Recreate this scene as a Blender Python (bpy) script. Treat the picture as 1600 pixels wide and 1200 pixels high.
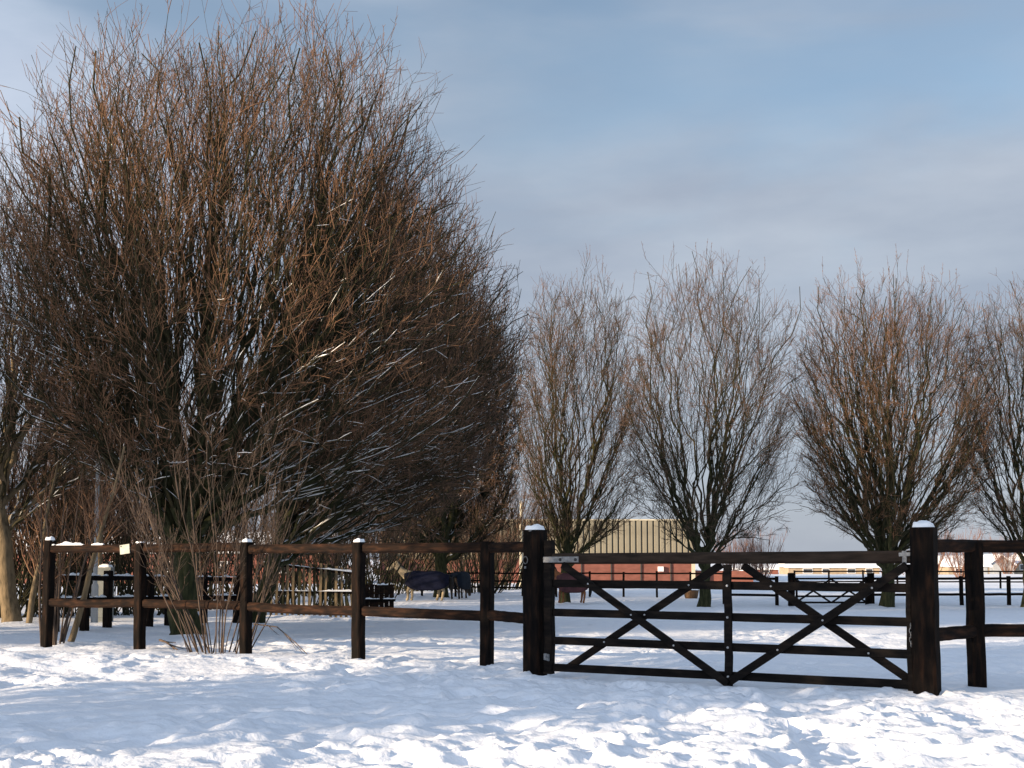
import bpy, bmesh, math
import numpy as np
from mathutils import Vector, Matrix

# ------------------------------------------------------------------ reset
for o in list(bpy.data.objects):
    bpy.data.objects.remove(o, do_unlink=True)
scn = bpy.context.scene
COL = scn.collection
R = math.radians

# ------------------------------------------------------------------ camera
CAM_H = 1.27
FPX = 1931.0          # focal length in pixels of the 1600 px wide photograph
PITCH = R(4.0)
SHIFT = 0.083
cam = bpy.data.cameras.new('camera')
cam.sensor_width = 36.0
cam.lens = 36.0 * FPX / 1600.0
cam.shift_y = SHIFT
cam.clip_start = 0.1
cam.clip_end = 6000
camo = bpy.data.objects.new('camera', cam)
camo.location = (0, 0, CAM_H)
camo.rotation_euler = (R(90) + PITCH, 0, 0)
COL.objects.link(camo)
scn.camera = camo

# ------------------------------------------------------------------ light
SUN_EL = R(10.5)
LDIR = Vector((0.87, 0.50, 0)).normalized()          # the way the light travels over the ground
SUN_AZ = math.atan2(-LDIR.x, -LDIR.y)                # clockwise from +Y

world = bpy.data.worlds.new('World')
scn.world = world
world.use_nodes = True
nt = world.node_tree
nt.nodes.clear()
N = nt.nodes.new
wo = N('ShaderNodeOutputWorld')
bg = N('ShaderNodeBackground')
bg.inputs['Strength'].default_value = 0.10
sky = N('ShaderNodeTexSky')
sky.sky_type = 'NISHITA'
sky.sun_disc = False
sky.sun_elevation = SUN_EL
sky.sun_rotation = SUN_AZ
sky.altitude = 0
sky.air_density = 1.0
sky.dust_density = 0.6
sky.ozone_density = 1.5
# a broken cloud layer, thicker towards the horizon
tc = N('ShaderNodeTexCoord')
mp = N('ShaderNodeMapping')
mp.inputs['Scale'].default_value = (1.6, 1.6, 5.0)
mp.inputs['Location'].default_value = (0.35, 0.9, 0.2)
no = N('ShaderNodeTexNoise')
no.inputs['Scale'].default_value = 1.5
no.inputs['Detail'].default_value = 7
no.inputs['Roughness'].default_value = 0.5
no.inputs['Distortion'].default_value = 0.35
sep = N('ShaderNodeSeparateXYZ')
elev = N('ShaderNodeMapRange')
elev.inputs['From Min'].default_value = 0.10
elev.inputs['From Max'].default_value = 0.46
elev.inputs['To Min'].default_value = 0.34
elev.inputs['To Max'].default_value = -0.02
addm = N('ShaderNodeMath'); addm.operation = 'ADD'
cov = N('ShaderNodeMapRange'); cov.interpolation_type = 'SMOOTHSTEP'
cov.inputs['From Min'].default_value = 0.36
cov.inputs['From Max'].default_value = 0.72
cov.inputs['To Min'].default_value = 0.26
cov.inputs['To Max'].default_value = 0.93
no2 = N('ShaderNodeTexNoise')
no2.inputs['Scale'].default_value = 3.0
no2.inputs['Detail'].default_value = 6
no2.inputs['Roughness'].default_value = 0.5
cr = N('ShaderNodeValToRGB')
cr.color_ramp.elements[0].position = 0.40
cr.color_ramp.elements[0].color = (0.385, 0.44, 0.545, 1)
cr.color_ramp.elements[1].position = 0.66
cr.color_ramp.elements[1].color = (0.50, 0.555, 0.65, 1)
scl = N('ShaderNodeVectorMath'); scl.operation = 'SCALE'
scl.inputs['Scale'].default_value = 5.4
# clouds scatter forward: those on the sun's side of the sky are brighter than those opposite
dotn = N('ShaderNodeVectorMath'); dotn.operation = 'DOT_PRODUCT'
dotn.inputs[1].default_value = (-LDIR.x * math.cos(SUN_EL), -LDIR.y * math.cos(SUN_EL), math.sin(SUN_EL))
fwd = N('ShaderNodeMapRange')
fwd.inputs['From Min'].default_value = -0.35
fwd.inputs['From Max'].default_value = 1.0
fwd.inputs['To Min'].default_value = 4.75
fwd.inputs['To Max'].default_value = 14.0
mixc = N('ShaderNodeMix'); mixc.data_type = 'RGBA'
lk = nt.links.new
lk(tc.outputs['Generated'], mp.inputs['Vector'])
lk(mp.outputs['Vector'], no.inputs['Vector'])
lk(mp.outputs['Vector'], no2.inputs['Vector'])
lk(tc.outputs['Generated'], sep.inputs[0])
lk(sep.outputs['Z'], elev.inputs['Value'])
lk(no.outputs['Fac'], addm.inputs[0])
lk(elev.outputs['Result'], addm.inputs[1])
lk(addm.outputs[0], cov.inputs['Value'])
lk(no2.outputs['Fac'], cr.inputs['Fac'])
lk(cr.outputs['Color'], scl.inputs[0])
lk(tc.outputs['Generated'], dotn.inputs[0])
lk(dotn.outputs['Value'], fwd.inputs['Value'])
lk(fwd.outputs['Result'], scl.inputs['Scale'])
lk(cov.outputs['Result'], mixc.inputs['Factor'])
lk(sky.outputs['Color'], mixc.inputs['A'])
lk(scl.outputs['Vector'], mixc.inputs['B'])
lk(mixc.outputs['Result'], bg.inputs['Color'])
lk(bg.outputs[0], wo.inputs['Surface'])

sl = bpy.data.lights.new('sun', 'SUN')
sl.energy = 5.0
sl.angle = R(0.5)
sl.color = (1.0, 0.77, 0.53)
so = bpy.data.objects.new('sun', sl)
d = Vector((LDIR.x * math.cos(SUN_EL), LDIR.y * math.cos(SUN_EL), -math.sin(SUN_EL)))
so.rotation_euler = d.to_track_quat('-Z', 'Y').to_euler()
so.location = (-40, -25, 30)
COL.objects.link(so)

vs = scn.view_settings
vs.view_transform = 'Standard'
vs.look = 'None'
vs.exposure = 1.04
vs.gamma = 1.0
vs.use_curve_mapping = False
scn.render.engine = 'CYCLES'
scn.cycles.max_bounces = 4
scn.cycles.diffuse_bounces = 2
scn.cycles.glossy_bounces = 2

# ------------------------------------------------------------------ measuring
def at(px, py, Y):
    """point of the place seen at photo pixel (px, py) that stands Y metres away"""
    t = (600 + SHIFT * 1600 - py) / FPX
    z = Y * (t * math.cos(PITCH) + math.sin(PITCH)) / (math.cos(PITCH) - t * math.sin(PITCH))
    dep = Y * math.cos(PITCH) + z * math.sin(PITCH)
    return Vector(((px - 800) / FPX * dep, Y, z + CAM_H))

# ------------------------------------------------------------------ noise
_tab = np.random.RandomState(5).rand(256, 256)
def vnoise(x, y):
    xi = np.floor(x).astype(int); yi = np.floor(y).astype(int)
    fx = x - xi; fy = y - yi
    fx = fx * fx * fx * (fx * (fx * 6 - 15) + 10); fy = fy * fy * fy * (fy * (fy * 6 - 15) + 10)
    a = _tab[xi & 255, yi & 255]; b = _tab[(xi + 1) & 255, yi & 255]
    c = _tab[xi & 255, (yi + 1) & 255]; e = _tab[(xi + 1) & 255, (yi + 1) & 255]
    return (a * (1 - fx) + b * fx) * (1 - fy) + (c * (1 - fx) + e * fx) * fy
def fbm(x, y, o=4, g=0.5):
    s = 0; a = 1; t = 0
    for i in range(o):
        s = s + a * vnoise(x * 2 ** i + 17.3 * i, y * 2 ** i + 9.1 * i); t += a; a *= g
    return s / t
def sstep(a, b, x):
    t = np.clip((x - a) / (b - a), 0, 1)
    return t * t * (3 - 2 * t)

def macro(x, y):
    return np.interp(y, [-400, 15, 45, 65, 110, 150, 200, 320, 900, 4000],
                     [0, 0, -0.70, -0.70, -1.25, -1.0, -5, -7, -9, -12])
def ground_z(x, y):
    x = np.asarray(x, float); y = np.asarray(y, float)
    z = macro(x, y)
    tram = sstep(0.42, 0.62, fbm(x * 0.35 + 3.1, y * 0.35 + 8.2, 3))           # trodden areas
    z = z + 0.16 * (fbm(x * 0.33, y * 0.33, 3) - 0.5)
    u = x * 0.94 + y * 0.3; v = y * 0.94 - x * 0.3
    z = z + (0.04 + 0.06 * tram) * (fbm(u * 1.5 + 40, v * 1.9 + 7, 3) - 0.5)
    lump = sstep(0.47, 0.72, fbm(u * 3.6 + 11, v * 4.4 + 3, 3, 0.5))
    z = z + (0.009 + 0.018 * tram) * lump
    lump2 = sstep(0.45, 0.8, fbm(x * 8.3 + 61, y * 9.1 + 23, 2, 0.5))
    z = z + (0.009 + 0.018 * tram) * lump2
    hole = sstep(0.55, 0.85, vnoise(x * 2.4 + 70, y * 2.2 + 31))
    z = z - (0.008 + 0.035 * tram) * hole
    z = z + (0.003 + 0.008 * tram) * (vnoise(x * 17 + 5, y * 17) - 0.5)
    return z
def gz(x, y):
    return float(ground_z(np.array([x]), np.array([y]))[0])

# ------------------------------------------------------------------ materials
def newmat(name):
    m = bpy.data.materials.new(name); m.use_nodes = True
    return m, m.node_tree, m.node_tree.nodes['Principled BSDF']
def noise_mat(name, cols, scale=8, detail=6, rough=0.85, stretch=(1, 1, 1), bump=0.0, bscale=None, pos=(0.3, 0.7), spec=0.3, bdist=0.02):
    m, t, b = newmat(name)
    tc = t.nodes.new('ShaderNodeTexCoord'); mp = t.nodes.new('ShaderNodeMapping')
    mp.inputs['Scale'].default_value = stretch
    n = t.nodes.new('ShaderNodeTexNoise'); n.inputs['Scale'].default_value = scale; n.inputs['Detail'].default_value = detail
    r = t.nodes.new('ShaderNodeValToRGB')
    r.color_ramp.elements[0].position = pos[0]; r.color_ramp.elements[1].position = pos[1]
    r.color_ramp.elements[0].color = (*cols[0], 1); r.color_ramp.elements[1].color = (*cols[-1], 1)
    for i, c in enumerate(cols[1:-1]):
        e = r.color_ramp.elements.new(pos[0] + (pos[1] - pos[0]) * (i + 1) / (len(cols) - 1)); e.color = (*c, 1)
    t.links.new(tc.outputs['Object'], mp.inputs['Vector']); t.links.new(mp.outputs['Vector'], n.inputs['Vector'])
    t.links.new(n.outputs['Fac'], r.inputs['Fac']); t.links.new(r.outputs['Color'], b.inputs['Base Color'])
    b.inputs['Roughness'].default_value = rough
    b.inputs['Specular IOR Level'].default_value = spec
    if bump:
        n2 = t.nodes.new('ShaderNodeTexNoise'); n2.inputs['Scale'].default_value = bscale or scale * 2; n2.inputs['Detail'].default_value = 5
        bp = t.nodes.new('ShaderNodeBump'); bp.inputs['Strength'].default_value = bump; bp.inputs['Distance'].default_value = bdist
        t.links.new(mp.outputs['Vector'], n2.inputs['Vector']); t.links.new(n2.outputs['Fac'], bp.inputs['Height'])
        t.links.new(bp.outputs['Normal'], b.inputs['Normal'])
    return m
M = {}
M['snow'] = noise_mat('snow', [(0.80, 0.845, 0.91), (0.88, 0.905, 0.945)], 6, 5, 0.6, bump=0.45, bscale=14, bdist=0.03, spec=0.2)
M['capsnow'] = noise_mat('cap_snow', [(0.84, 0.87, 0.90), (0.92, 0.93, 0.94)], 20, 4, 0.6, bump=0.4, bscale=50, bdist=0.006, spec=0.2)
M['wood'] = noise_mat('creosoted_wood', [(0.003, 0.0027, 0.0027), (0.007, 0.005, 0.0042), (0.021, 0.011, 0.007)], 7, 8, 0.8, (3, 3, 0.6), 0.6, 26, (0.32, 0.72), 0.06, 0.008)
M['rail'] = noise_mat('weathered_rail', [(0.006, 0.005, 0.005), (0.017, 0.010, 0.007), (0.045, 0.022, 0.013)], 6, 8, 0.8, (0.8, 0.8, 4), 0.6, 24, (0.32, 0.72), 0.06, 0.008)
M['gatewood'] = noise_mat('gate_wood', [(0.005, 0.0045, 0.0045), (0.010, 0.008, 0.007), (0.020, 0.015, 0.012)], 6, 8, 0.75, (0.8, 0.8, 4), 0.5, 24, (0.32, 0.72), 0.06, 0.006)
M['gatetop'] = noise_mat('worn_top_rail', [(0.022, 0.016, 0.012), (0.050, 0.035, 0.026)], 6, 8, 0.8, (0.8, 0.8, 5), 0.5, 24, (0.32, 0.72), 0.06, 0.006)
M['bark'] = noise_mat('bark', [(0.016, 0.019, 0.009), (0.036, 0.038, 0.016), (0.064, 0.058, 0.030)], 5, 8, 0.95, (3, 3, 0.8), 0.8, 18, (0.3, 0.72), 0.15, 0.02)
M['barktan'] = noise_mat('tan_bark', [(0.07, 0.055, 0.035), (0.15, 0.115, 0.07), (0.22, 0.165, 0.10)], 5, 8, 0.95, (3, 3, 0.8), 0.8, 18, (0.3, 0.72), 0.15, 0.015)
M['branch'] = noise_mat('branch_bark', [(0.014, 0.016, 0.008), (0.032, 0.030, 0.015), (0.064, 0.050, 0.028)], 2.5, 5, 0.9, spec=0.15)
M['twig'] = noise_mat('twig', [(0.06, 0.040, 0.028), (0.15, 0.084, 0.050), (0.27, 0.15, 0.085)], 1.6, 6, 0.85, spec=0.2)
M['twigdark'] = noise_mat('dark_twig', [(0.05, 0.036, 0.029), (0.125, 0.076, 0.050), (0.22, 0.13, 0.082)], 1.6, 6, 0.85, spec=0.2)
M['twigred'] = noise_mat('reddish_twig', [(0.14, 0.075, 0.055), (0.24, 0.13, 0.09)], 1.0, 5, 0.9, spec=0.2)
M['stem'] = noise_mat('shrub_stem', [(0.028, 0.021, 0.017), (0.065, 0.046, 0.035), (0.115, 0.083, 0.062)], 3, 6, 0.8, spec=0.25)
M['needle'] = noise_mat('evergreen_leaf', [(0.02, 0.035, 0.015), (0.05, 0.08, 0.03)], 2, 4, 0.6)
M['galv'] = noise_mat('galvanised_steel', [(0.13, 0.135, 0.14), (0.26, 0.265, 0.265)], 30, 4, 0.5)
M['galv'].node_tree.nodes['Principled BSDF'].inputs['Metallic'].default_value = 0.4
M['iron'] = noise_mat('dark_iron', [(0.02, 0.02, 0.02), (0.06, 0.055, 0.05)], 30, 4, 0.6)
M['greyiron'] = noise_mat('grey_iron', [(0.06, 0.06, 0.06), (0.12, 0.12, 0.12)], 30, 4, 0.6)
M['boltm'] = noise_mat('zinc_bolt', [(0.30, 0.30, 0.30), (0.45, 0.45, 0.44)], 30, 3, 0.5)
M['brick'] = noise_mat('red_brick_wall', [(0.13, 0.050, 0.038), (0.20, 0.078, 0.060)], 1.4, 9, 0.9, (1, 1, 2.5), 0.4, 9)
M['brickdark'] = noise_mat('dull_brick_wall', [(0.15, 0.06, 0.045), (0.24, 0.09, 0.065)], 1.4, 9, 0.9, (1, 1, 2.5))
M['clad'] = noise_mat('straw_yellow_cladding', [(0.17, 0.155, 0.112), (0.24, 0.22, 0.163)], 1.5, 7, 0.6, (1, 1, 0.4))
M['groove'] = noise_mat('cladding_back', [(0.065, 0.058, 0.042), (0.10, 0.09, 0.065)], 2, 4, 0.8)
M['cream'] = noise_mat('cream_trim', [(0.42, 0.38, 0.28), (0.5, 0.46, 0.35)], 4, 4, 0.6)
M['white'] = noise_mat('white_paint', [(0.62, 0.63, 0.64), (0.76, 0.76, 0.75)], 8, 4, 0.5)
M['palegrey'] = noise_mat('pale_grey_enamel', [(0.24, 0.26, 0.22), (0.36, 0.37, 0.33)], 14, 4, 0.5)
M['greypaint'] = noise_mat('grey_paint', [(0.30, 0.32, 0.33), (0.42, 0.43, 0.43)], 4, 4, 0.5)
M['cabinetgrey'] = noise_mat('cabinet_grey', [(0.13, 0.145, 0.14), (0.19, 0.205, 0.20)], 4, 4, 0.6)
M['glass'] = noise_mat('dark_glass', [(0.02, 0.025, 0.03), (0.04, 0.045, 0.05)], 2, 2, 0.1, spec=0.5)
M['buff'] = noise_mat('buff_brick', [(0.26, 0.20, 0.14), (0.36, 0.29, 0.20)], 1.2, 7, 0.9)
M['lampgl'] = noise_mat('lamp_glass', [(0.55, 0.55, 0.50), (0.68, 0.68, 0.62)], 6, 3, 0.25, spec=0.5)
M['navy'] = noise_mat('navy_horse_rug', [(0.004, 0.005, 0.012), (0.009, 0.011, 0.026)], 5, 5, 0.7, bump=0.4, bscale=7, bdist=0.03, spec=0.08)
M['navy2'] = noise_mat('blue_black_rug', [(0.004, 0.007, 0.012), (0.009, 0.015, 0.026)], 5, 5, 0.7, bump=0.4, bscale=7, bdist=0.03, spec=0.08)
M['maroon'] = noise_mat('maroon_rug', [(0.04, 0.012, 0.014), (0.085, 0.028, 0.03)], 5, 5, 0.7, bump=0.4, bscale=7, bdist=0.03)
M['dun'] = noise_mat('dun_coat', [(0.18, 0.145, 0.09), (0.34, 0.28, 0.19)], 3, 5, 0.8)
M['darkbay'] = noise_mat('dark_coat', [(0.015, 0.012, 0.010), (0.035, 0.026, 0.020)], 3, 5, 0.7)
M['chestnut'] = noise_mat('chestnut_coat', [(0.14, 0.05, 0.018), (0.28, 0.11, 0.04)], 3, 5, 0.7)
M['mane'] = noise_mat('black_mane', [(0.008, 0.007, 0.007), (0.02, 0.018, 0.016)], 9, 4, 0.8)
M['brownplastic'] = noise_mat('brown_tub', [(0.10, 0.055, 0.025), (0.15, 0.085, 0.04)], 5, 4, 0.6)
M['pink'] = noise_mat('pink_red_plastic', [(0.38, 0.07, 0.09), (0.5, 0.12, 0.13)], 5, 3, 0.5)

# ------------------------------------------------------------------ object helpers
BASE = {}
def tag(o, label=None, cat=None, group=None, kind=None):
    if label: o['label'] = label
    if cat: o['category'] = cat
    if group: o['group'] = group
    if kind: o['kind'] = kind
    return o
def thing(name, loc, label, cat, group=None):
    o = bpy.data.objects.new(name, None)
    o.empty_display_size = 0.2
    o.location = loc
    COL.objects.link(o)
    BASE[o.name] = Vector(loc)
    return tag(o, label, cat, group)
def mesh_np(name, V, F, smooth=True):
    """mesh from float verts (n,3) and quads (m,4)"""
    me = bpy.data.meshes.new(name)
    V = np.ascontiguousarray(V, dtype=np.float32); F = np.ascontiguousarray(F, dtype=np.int32)
    n, m, k = len(V), len(F), F.shape[1]
    me.vertices.add(n); me.vertices.foreach_set('co', V.ravel())
    me.loops.add(m * k); me.loops.foreach_set('vertex_index', F.ravel())
    me.polygons.add(m)
    me.polygons.foreach_set('loop_start', np.arange(0, m * k, k, dtype=np.int32))
    me.polygons.foreach_set('loop_total', np.full(m, k, dtype=np.int32))
    me.polygons.foreach_set('use_smooth', np.full(m, smooth, dtype=bool))
    me.update(calc_edges=True)
    return me
def link(name, me, mat, parent=None, loc=None, kind=None):
    o = bpy.data.objects.new(name, me)
    if mat is not None:
        me.materials.append(mat)
    COL.objects.link(o)
    if parent is not None:
        o.parent = parent
        BASE[o.name] = BASE[parent.name]
    if loc is not None:
        o.location = loc
        if parent is None: BASE[o.name] = Vector(loc)
    if kind: o['kind'] = kind
    return o
def cat_vf(parts):
    VS, FS, off = [], [], 0
    for v, f in parts:
        VS.append(v); FS.append(f + off); off += len(v)
    return np.concatenate(VS), np.concatenate(FS)
def part_np(name, vf, mat, parent, smooth=True, kind=None):
    v, f = vf
    b = BASE[parent.name]
    return link(name, mesh_np(name, np.asarray(v) - np.array(b), f, smooth), mat, parent, kind=kind)

_jr = np.random.RandomState(11)
def beam(p0, p1, w, h, up=(0, 0, 1), rings=8, cham=0.12, jit=0.003, taper=1.0, bow=0.0):
    """a sawn timber: chamfered rectangle swept from p0 to p1; w across, h along up"""
    p0 = np.array(p0, float); p1 = np.array(p1, float)
    t = p1 - p0; t /= np.linalg.norm(t)
    u = np.array(up, float); u -= t * u.dot(t); u /= np.linalg.norm(u)
    s = np.cross(t, u)
    c = cham * min(w, h)
    sec = np.array([(-w/2 + c, -h/2), (w/2 - c, -h/2), (w/2, -h/2 + c), (w/2, h/2 - c), (w/2 - c, h/2), (-w/2 + c, h/2), (-w/2, h/2 - c), (-w/2, -h/2 + c)])
    V = []
    n = len(sec)
    for i in range(rings + 1):
        k = i / rings
        cen = p0 + (p1 - p0) * k + u * bow * math.sin(math.pi * k) + s * _jr.normal(0, jit) + u * _jr.normal(0, jit)
        q = sec * (1 + (taper - 1) * k) * (1 + _jr.normal(0, jit * 2, (n, 1)))
        V.append(cen + q[:, :1] * s + q[:, 1:] * u)
    V = np.concatenate(V)
    F = []
    for i in range(rings):
        for j in range(n):
            a = i * n + j; b = i * n + (j + 1) % n
            F.append((a, b, b + n, a + n))
    e = rings * n
    for o_, rev in ((0, True), (e, False)):
        for (a, b, c_, d_) in ((0, 1, 4, 5), (1, 2, 3, 4), (0, 5, 6, 7)):
            q = (o_ + a, o_ + b, o_ + c_, o_ + d_)
            F.append(q[::-1] if rev else q)
    return V, np.array(F)
def box(x0, x1, y0, y1, z0, z1):
    V = np.array([(x0, y0, z0), (x1, y0, z0), (x1, y1, z0), (x0, y1, z0), (x0, y0, z1), (x1, y0, z1), (x1, y1, z1), (x0, y1, z1)], float)
    F = np.array([(0, 3, 2, 1), (4, 5, 6, 7), (0, 1, 5, 4), (1, 2, 6, 5), (2, 3, 7, 6), (3, 0, 4, 7)])
    return V, F
def rotz(vf, a, c):
    v, f = vf
    c = np.array(c); q = v - c
    ca, sa = math.cos(a), math.sin(a)
    return np.stack([q[:, 0] * ca - q[:, 1] * sa, q[:, 0] * sa + q[:, 1] * ca, q[:, 2]], 1) + c, f
def snow_dome(cx, cy, z, w, d, h, ang=0, n=9, seed=0):
    """a rounded, uneven cap of snow on a flat top"""
    rs = np.random.RandomState(seed)
    off = rs.uniform(-0.25, 0.25, 2); ph = rs.uniform(0, 9)
    V, F = [], []
    for i in range(n):
        for j in range(n):
            a = -1 + 2 * i / (n - 1); b = -1 + 2 * j / (n - 1)
            px = a * math.sqrt(1 - b * b / 2 * 0.6); py = b * math.sqrt(1 - a * a / 2 * 0.6)
            e = max(0, 1 - max(abs(a), abs(b)) ** 3.2)
            hh = h * e ** 0.6 * (1 + 0.5 * (a * off[0] + b * off[1]) + 0.16 * math.sin(ph + 3 * a + 4 * b))
            V.append((px * w / 2 * 1.02, py * d / 2 * 1.02, hh - (0.012 if e == 0 else 0)))
    for i in range(n - 1):
        for j in range(n - 1):
            F.append((i * n + j, (i + 1) * n + j, (i + 1) * n + j + 1, i * n + j + 1))
    v, f = np.array(V), np.array(F)
    v, f = rotz((v, f), ang, (0, 0, 0))
    return v + np.array((cx, cy, z)), f
def snow_ridge(p0, p1, w, h, seed=0, n=24, cover=0.7):
    """a broken line of snow lying on a rail"""
    rs = np.random.RandomState(seed)
    p0 = np.array(p0, float); p1 = np.array(p1, float)
    t = p1 - p0; t /= np.linalg.norm(t)
    s = np.array((-t[1], t[0], 0)); s /= np.linalg.norm(s)
    prof = [(-1, -0.1), (-0.75, 0.6), (0, 1), (0.75, 0.6), (1, -0.1)]
    V, F = [], []
    ph = rs.uniform(0, 20, 3)
    for i in range(n + 1):
        k = i / n
        a = 0.5 + 0.3 * math.sin(ph[0] + 9 * k) + 0.2 * math.sin(ph[1] + 23 * k) + rs.normal(0, 0.1)
        a = max(0.0, (a - (1 - cover)) / cover)
        a = min(1, a) * (0 if i in (0, n) else 1)
        for (x, z) in prof:
            V.append(p0 + (p1 - p0) * k + s * x * w / 2 * (0.35 + 0.65 * min(1, a * 2)) + np.array((0, 0, (z + 0.1) * h * a - 0.006)))
    for i in range(n):
        for j in range(4):
            q = i * 5 + j
            F.append((q, q + 1, q + 6, q + 5))
    return np.array(V), np.array(F)

# ------------------------------------------------------------------ tubes and trees
def tubes(P, Rd, sides):
    """P (n,k,3) polylines, Rd (n,k) radii -> quads"""
    P = np.asarray(P, float); n, k, _ = P.shape
    T = np.gradient(P, axis=1)
    T /= np.linalg.norm(T, axis=2, keepdims=True) + 1e-9
    m = P[:, -1] - P[:, 0]; m /= np.linalg.norm(m, axis=1, keepdims=True) + 1e-9
    ref = np.where(np.abs(m[:, 2:3]) > 0.8, np.array([[1.0, 0.2, 0]]), np.array([[0.1, 0.05, 1.0]]))[:, None, :]
    A = np.cross(T, ref); A /= np.linalg.norm(A, axis=2, keepdims=True) + 1e-9
    B = np.cross(T, A)
    th = np.arange(sides) * 2 * math.pi / sides
    V = P[:, :, None, :] + Rd[:, :, None, None] * (A[:, :, None, :] * np.cos(th)[None, None, :, None] + B[:, :, None, :] * np.sin(th)[None, None, :, None])
    idx = np.arange(n * k * sides).reshape(n, k, sides)
    a = idx[:, :-1, :]; b = np.roll(a, -1, axis=2); c = idx[:, 1:, :]; e = np.roll(c, -1, axis=2)
    F = np.stack([a, c, e, b], axis=-1).reshape(-1, 4)
    return V.reshape(-1, 3), F
def norm(v):
    return v / (np.linalg.norm(v, axis=-1, keepdims=True) + 1e-9)
def grow(p0, d0, L, K, trop, wob, rs):
    n = len(p0)
    P = [p0]; d = norm(d0); st = (L / K)[:, None]
    for k in range(K):
        d = norm(d + np.array((0, 0, trop / K)) + rs.normal(0, wob, (n, 3)))
        P.append(P[-1] + d * st)
    return np.stack(P, 1)
def sample(P, idx, t):
    K = P.shape[1] - 1
    f = np.clip(t, 0, 0.9999) * K
    i = f.astype(int); fr = (f - i)[:, None]
    a = P[idx, i]; b = P[idx, i + 1]
    return a + (b - a) * fr, norm(b - a)
def exit_len(p, d, c, r):
    q = (p - c) / r; e = d / r
    A = (e * e).sum(1); B = (q * e).sum(1); C = (q * q).sum(1) - 1
    disc = np.maximum(B * B - A * C, 0)
    return np.where(C < 0, (-B + np.sqrt(disc)) / A, 0.0)
def children(P, Rd, per, trange, ang, up, frac, lenmin, cen, rad, rs, K, trop, wob, rk, rmin, taper=0.35, tbias=1.0):
    n = P.shape[0]
    plen = np.linalg.norm(np.diff(P, axis=1), axis=2).sum(1)
    idx = np.repeat(np.arange(n), per)
    t = trange[0] + (trange[1] - trange[0]) * rs.rand(len(idx)) ** tbias
    p, T = sample(P, idx, t)
    q = norm(np.cross(T, rs.normal(0, 1, (len(idx), 3))))
    a = np.radians(rs.uniform(ang[0], ang[1], len(idx)))[:, None]
    d = norm(T * np.cos(a) + q * np.sin(a) + np.array((0, 0, up)))
    L = plen[idx] * rs.uniform(frac[0], frac[1], len(idx)) * (1 - 0.45 * t)
    L = np.maximum(L, lenmin)
    ex = exit_len(p, norm(d + np.array((0, 0, trop * 0.4))), cen, rad)
    L = np.minimum(L, ex * rs.uniform(0.85, 1.05, len(idx)) + rs.uniform(0.08, 0.25, len(idx)))
    C = grow(p, d, L, K, trop, wob, rs)
    K0 = Rd.shape[1] - 1
    pr = Rd[idx, np.minimum((t * K0).astype(int), K0)]
    r0 = np.maximum(pr * rk, rmin)
    r = r0[:, None] * np.linspace(1, taper, K + 1)[None, :]
    return C, np.maximum(r, rmin * 0.6)
def snow_on(P, Rd, rs, slope=0.72, prob=0.5, minr=0.008, thick=0.55, add=0.008):
    """ridges of snow along the upper side of branches that lie flat enough"""
    a = P[:, :-1].reshape(-1, 3); b = P[:, 1:].reshape(-1, 3)
    r = ((Rd[:, :-1] + Rd[:, 1:]) / 2).reshape(-1)
    dd = b - a; ln = np.linalg.norm(dd, axis=1) + 1e-9
    cover = vnoise(a[:, 0] * 1.1 + 50, a[:, 2] * 1.3 + a[:, 1] * 0.9)
    hi = (a[:, 2] - P[:, :, 2].min()) / (np.ptp(P[:, :, 2]) + 1e-6)
    ok = (hi < 0.30 + 0.40 * rs.rand(len(r))) & (np.abs(dd[:, 2]) / ln < slope) & (rs.rand(len(r)) < prob) & (r > minr) & (cover > 0.22)
    a, b, r = a[ok], b[ok], r[ok]
    if not len(a): return None
    o = np.stack([np.zeros(len(a)), np.zeros(len(a)), r * 0.75], 1)
    mid = (a + b) / 2 + rs.normal(0, 0.004, a.shape)
    S = np.stack([a, a * 0.8 + b * 0.2, mid, a * 0.15 + b * 0.85, b], 1) + o[:, None, :]
    rr = r[:, None] * thick + add
    w = np.concatenate([rr * 0.6, rr * rs.uniform(0.7, 1.0, rr.shape), rr * rs.uniform(0.8, 1.15, rr.shape), rr * rs.uniform(0.6, 1.0, rr.shape), rr * 0.6], 1)
    return tubes(S, w, 4)

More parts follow.
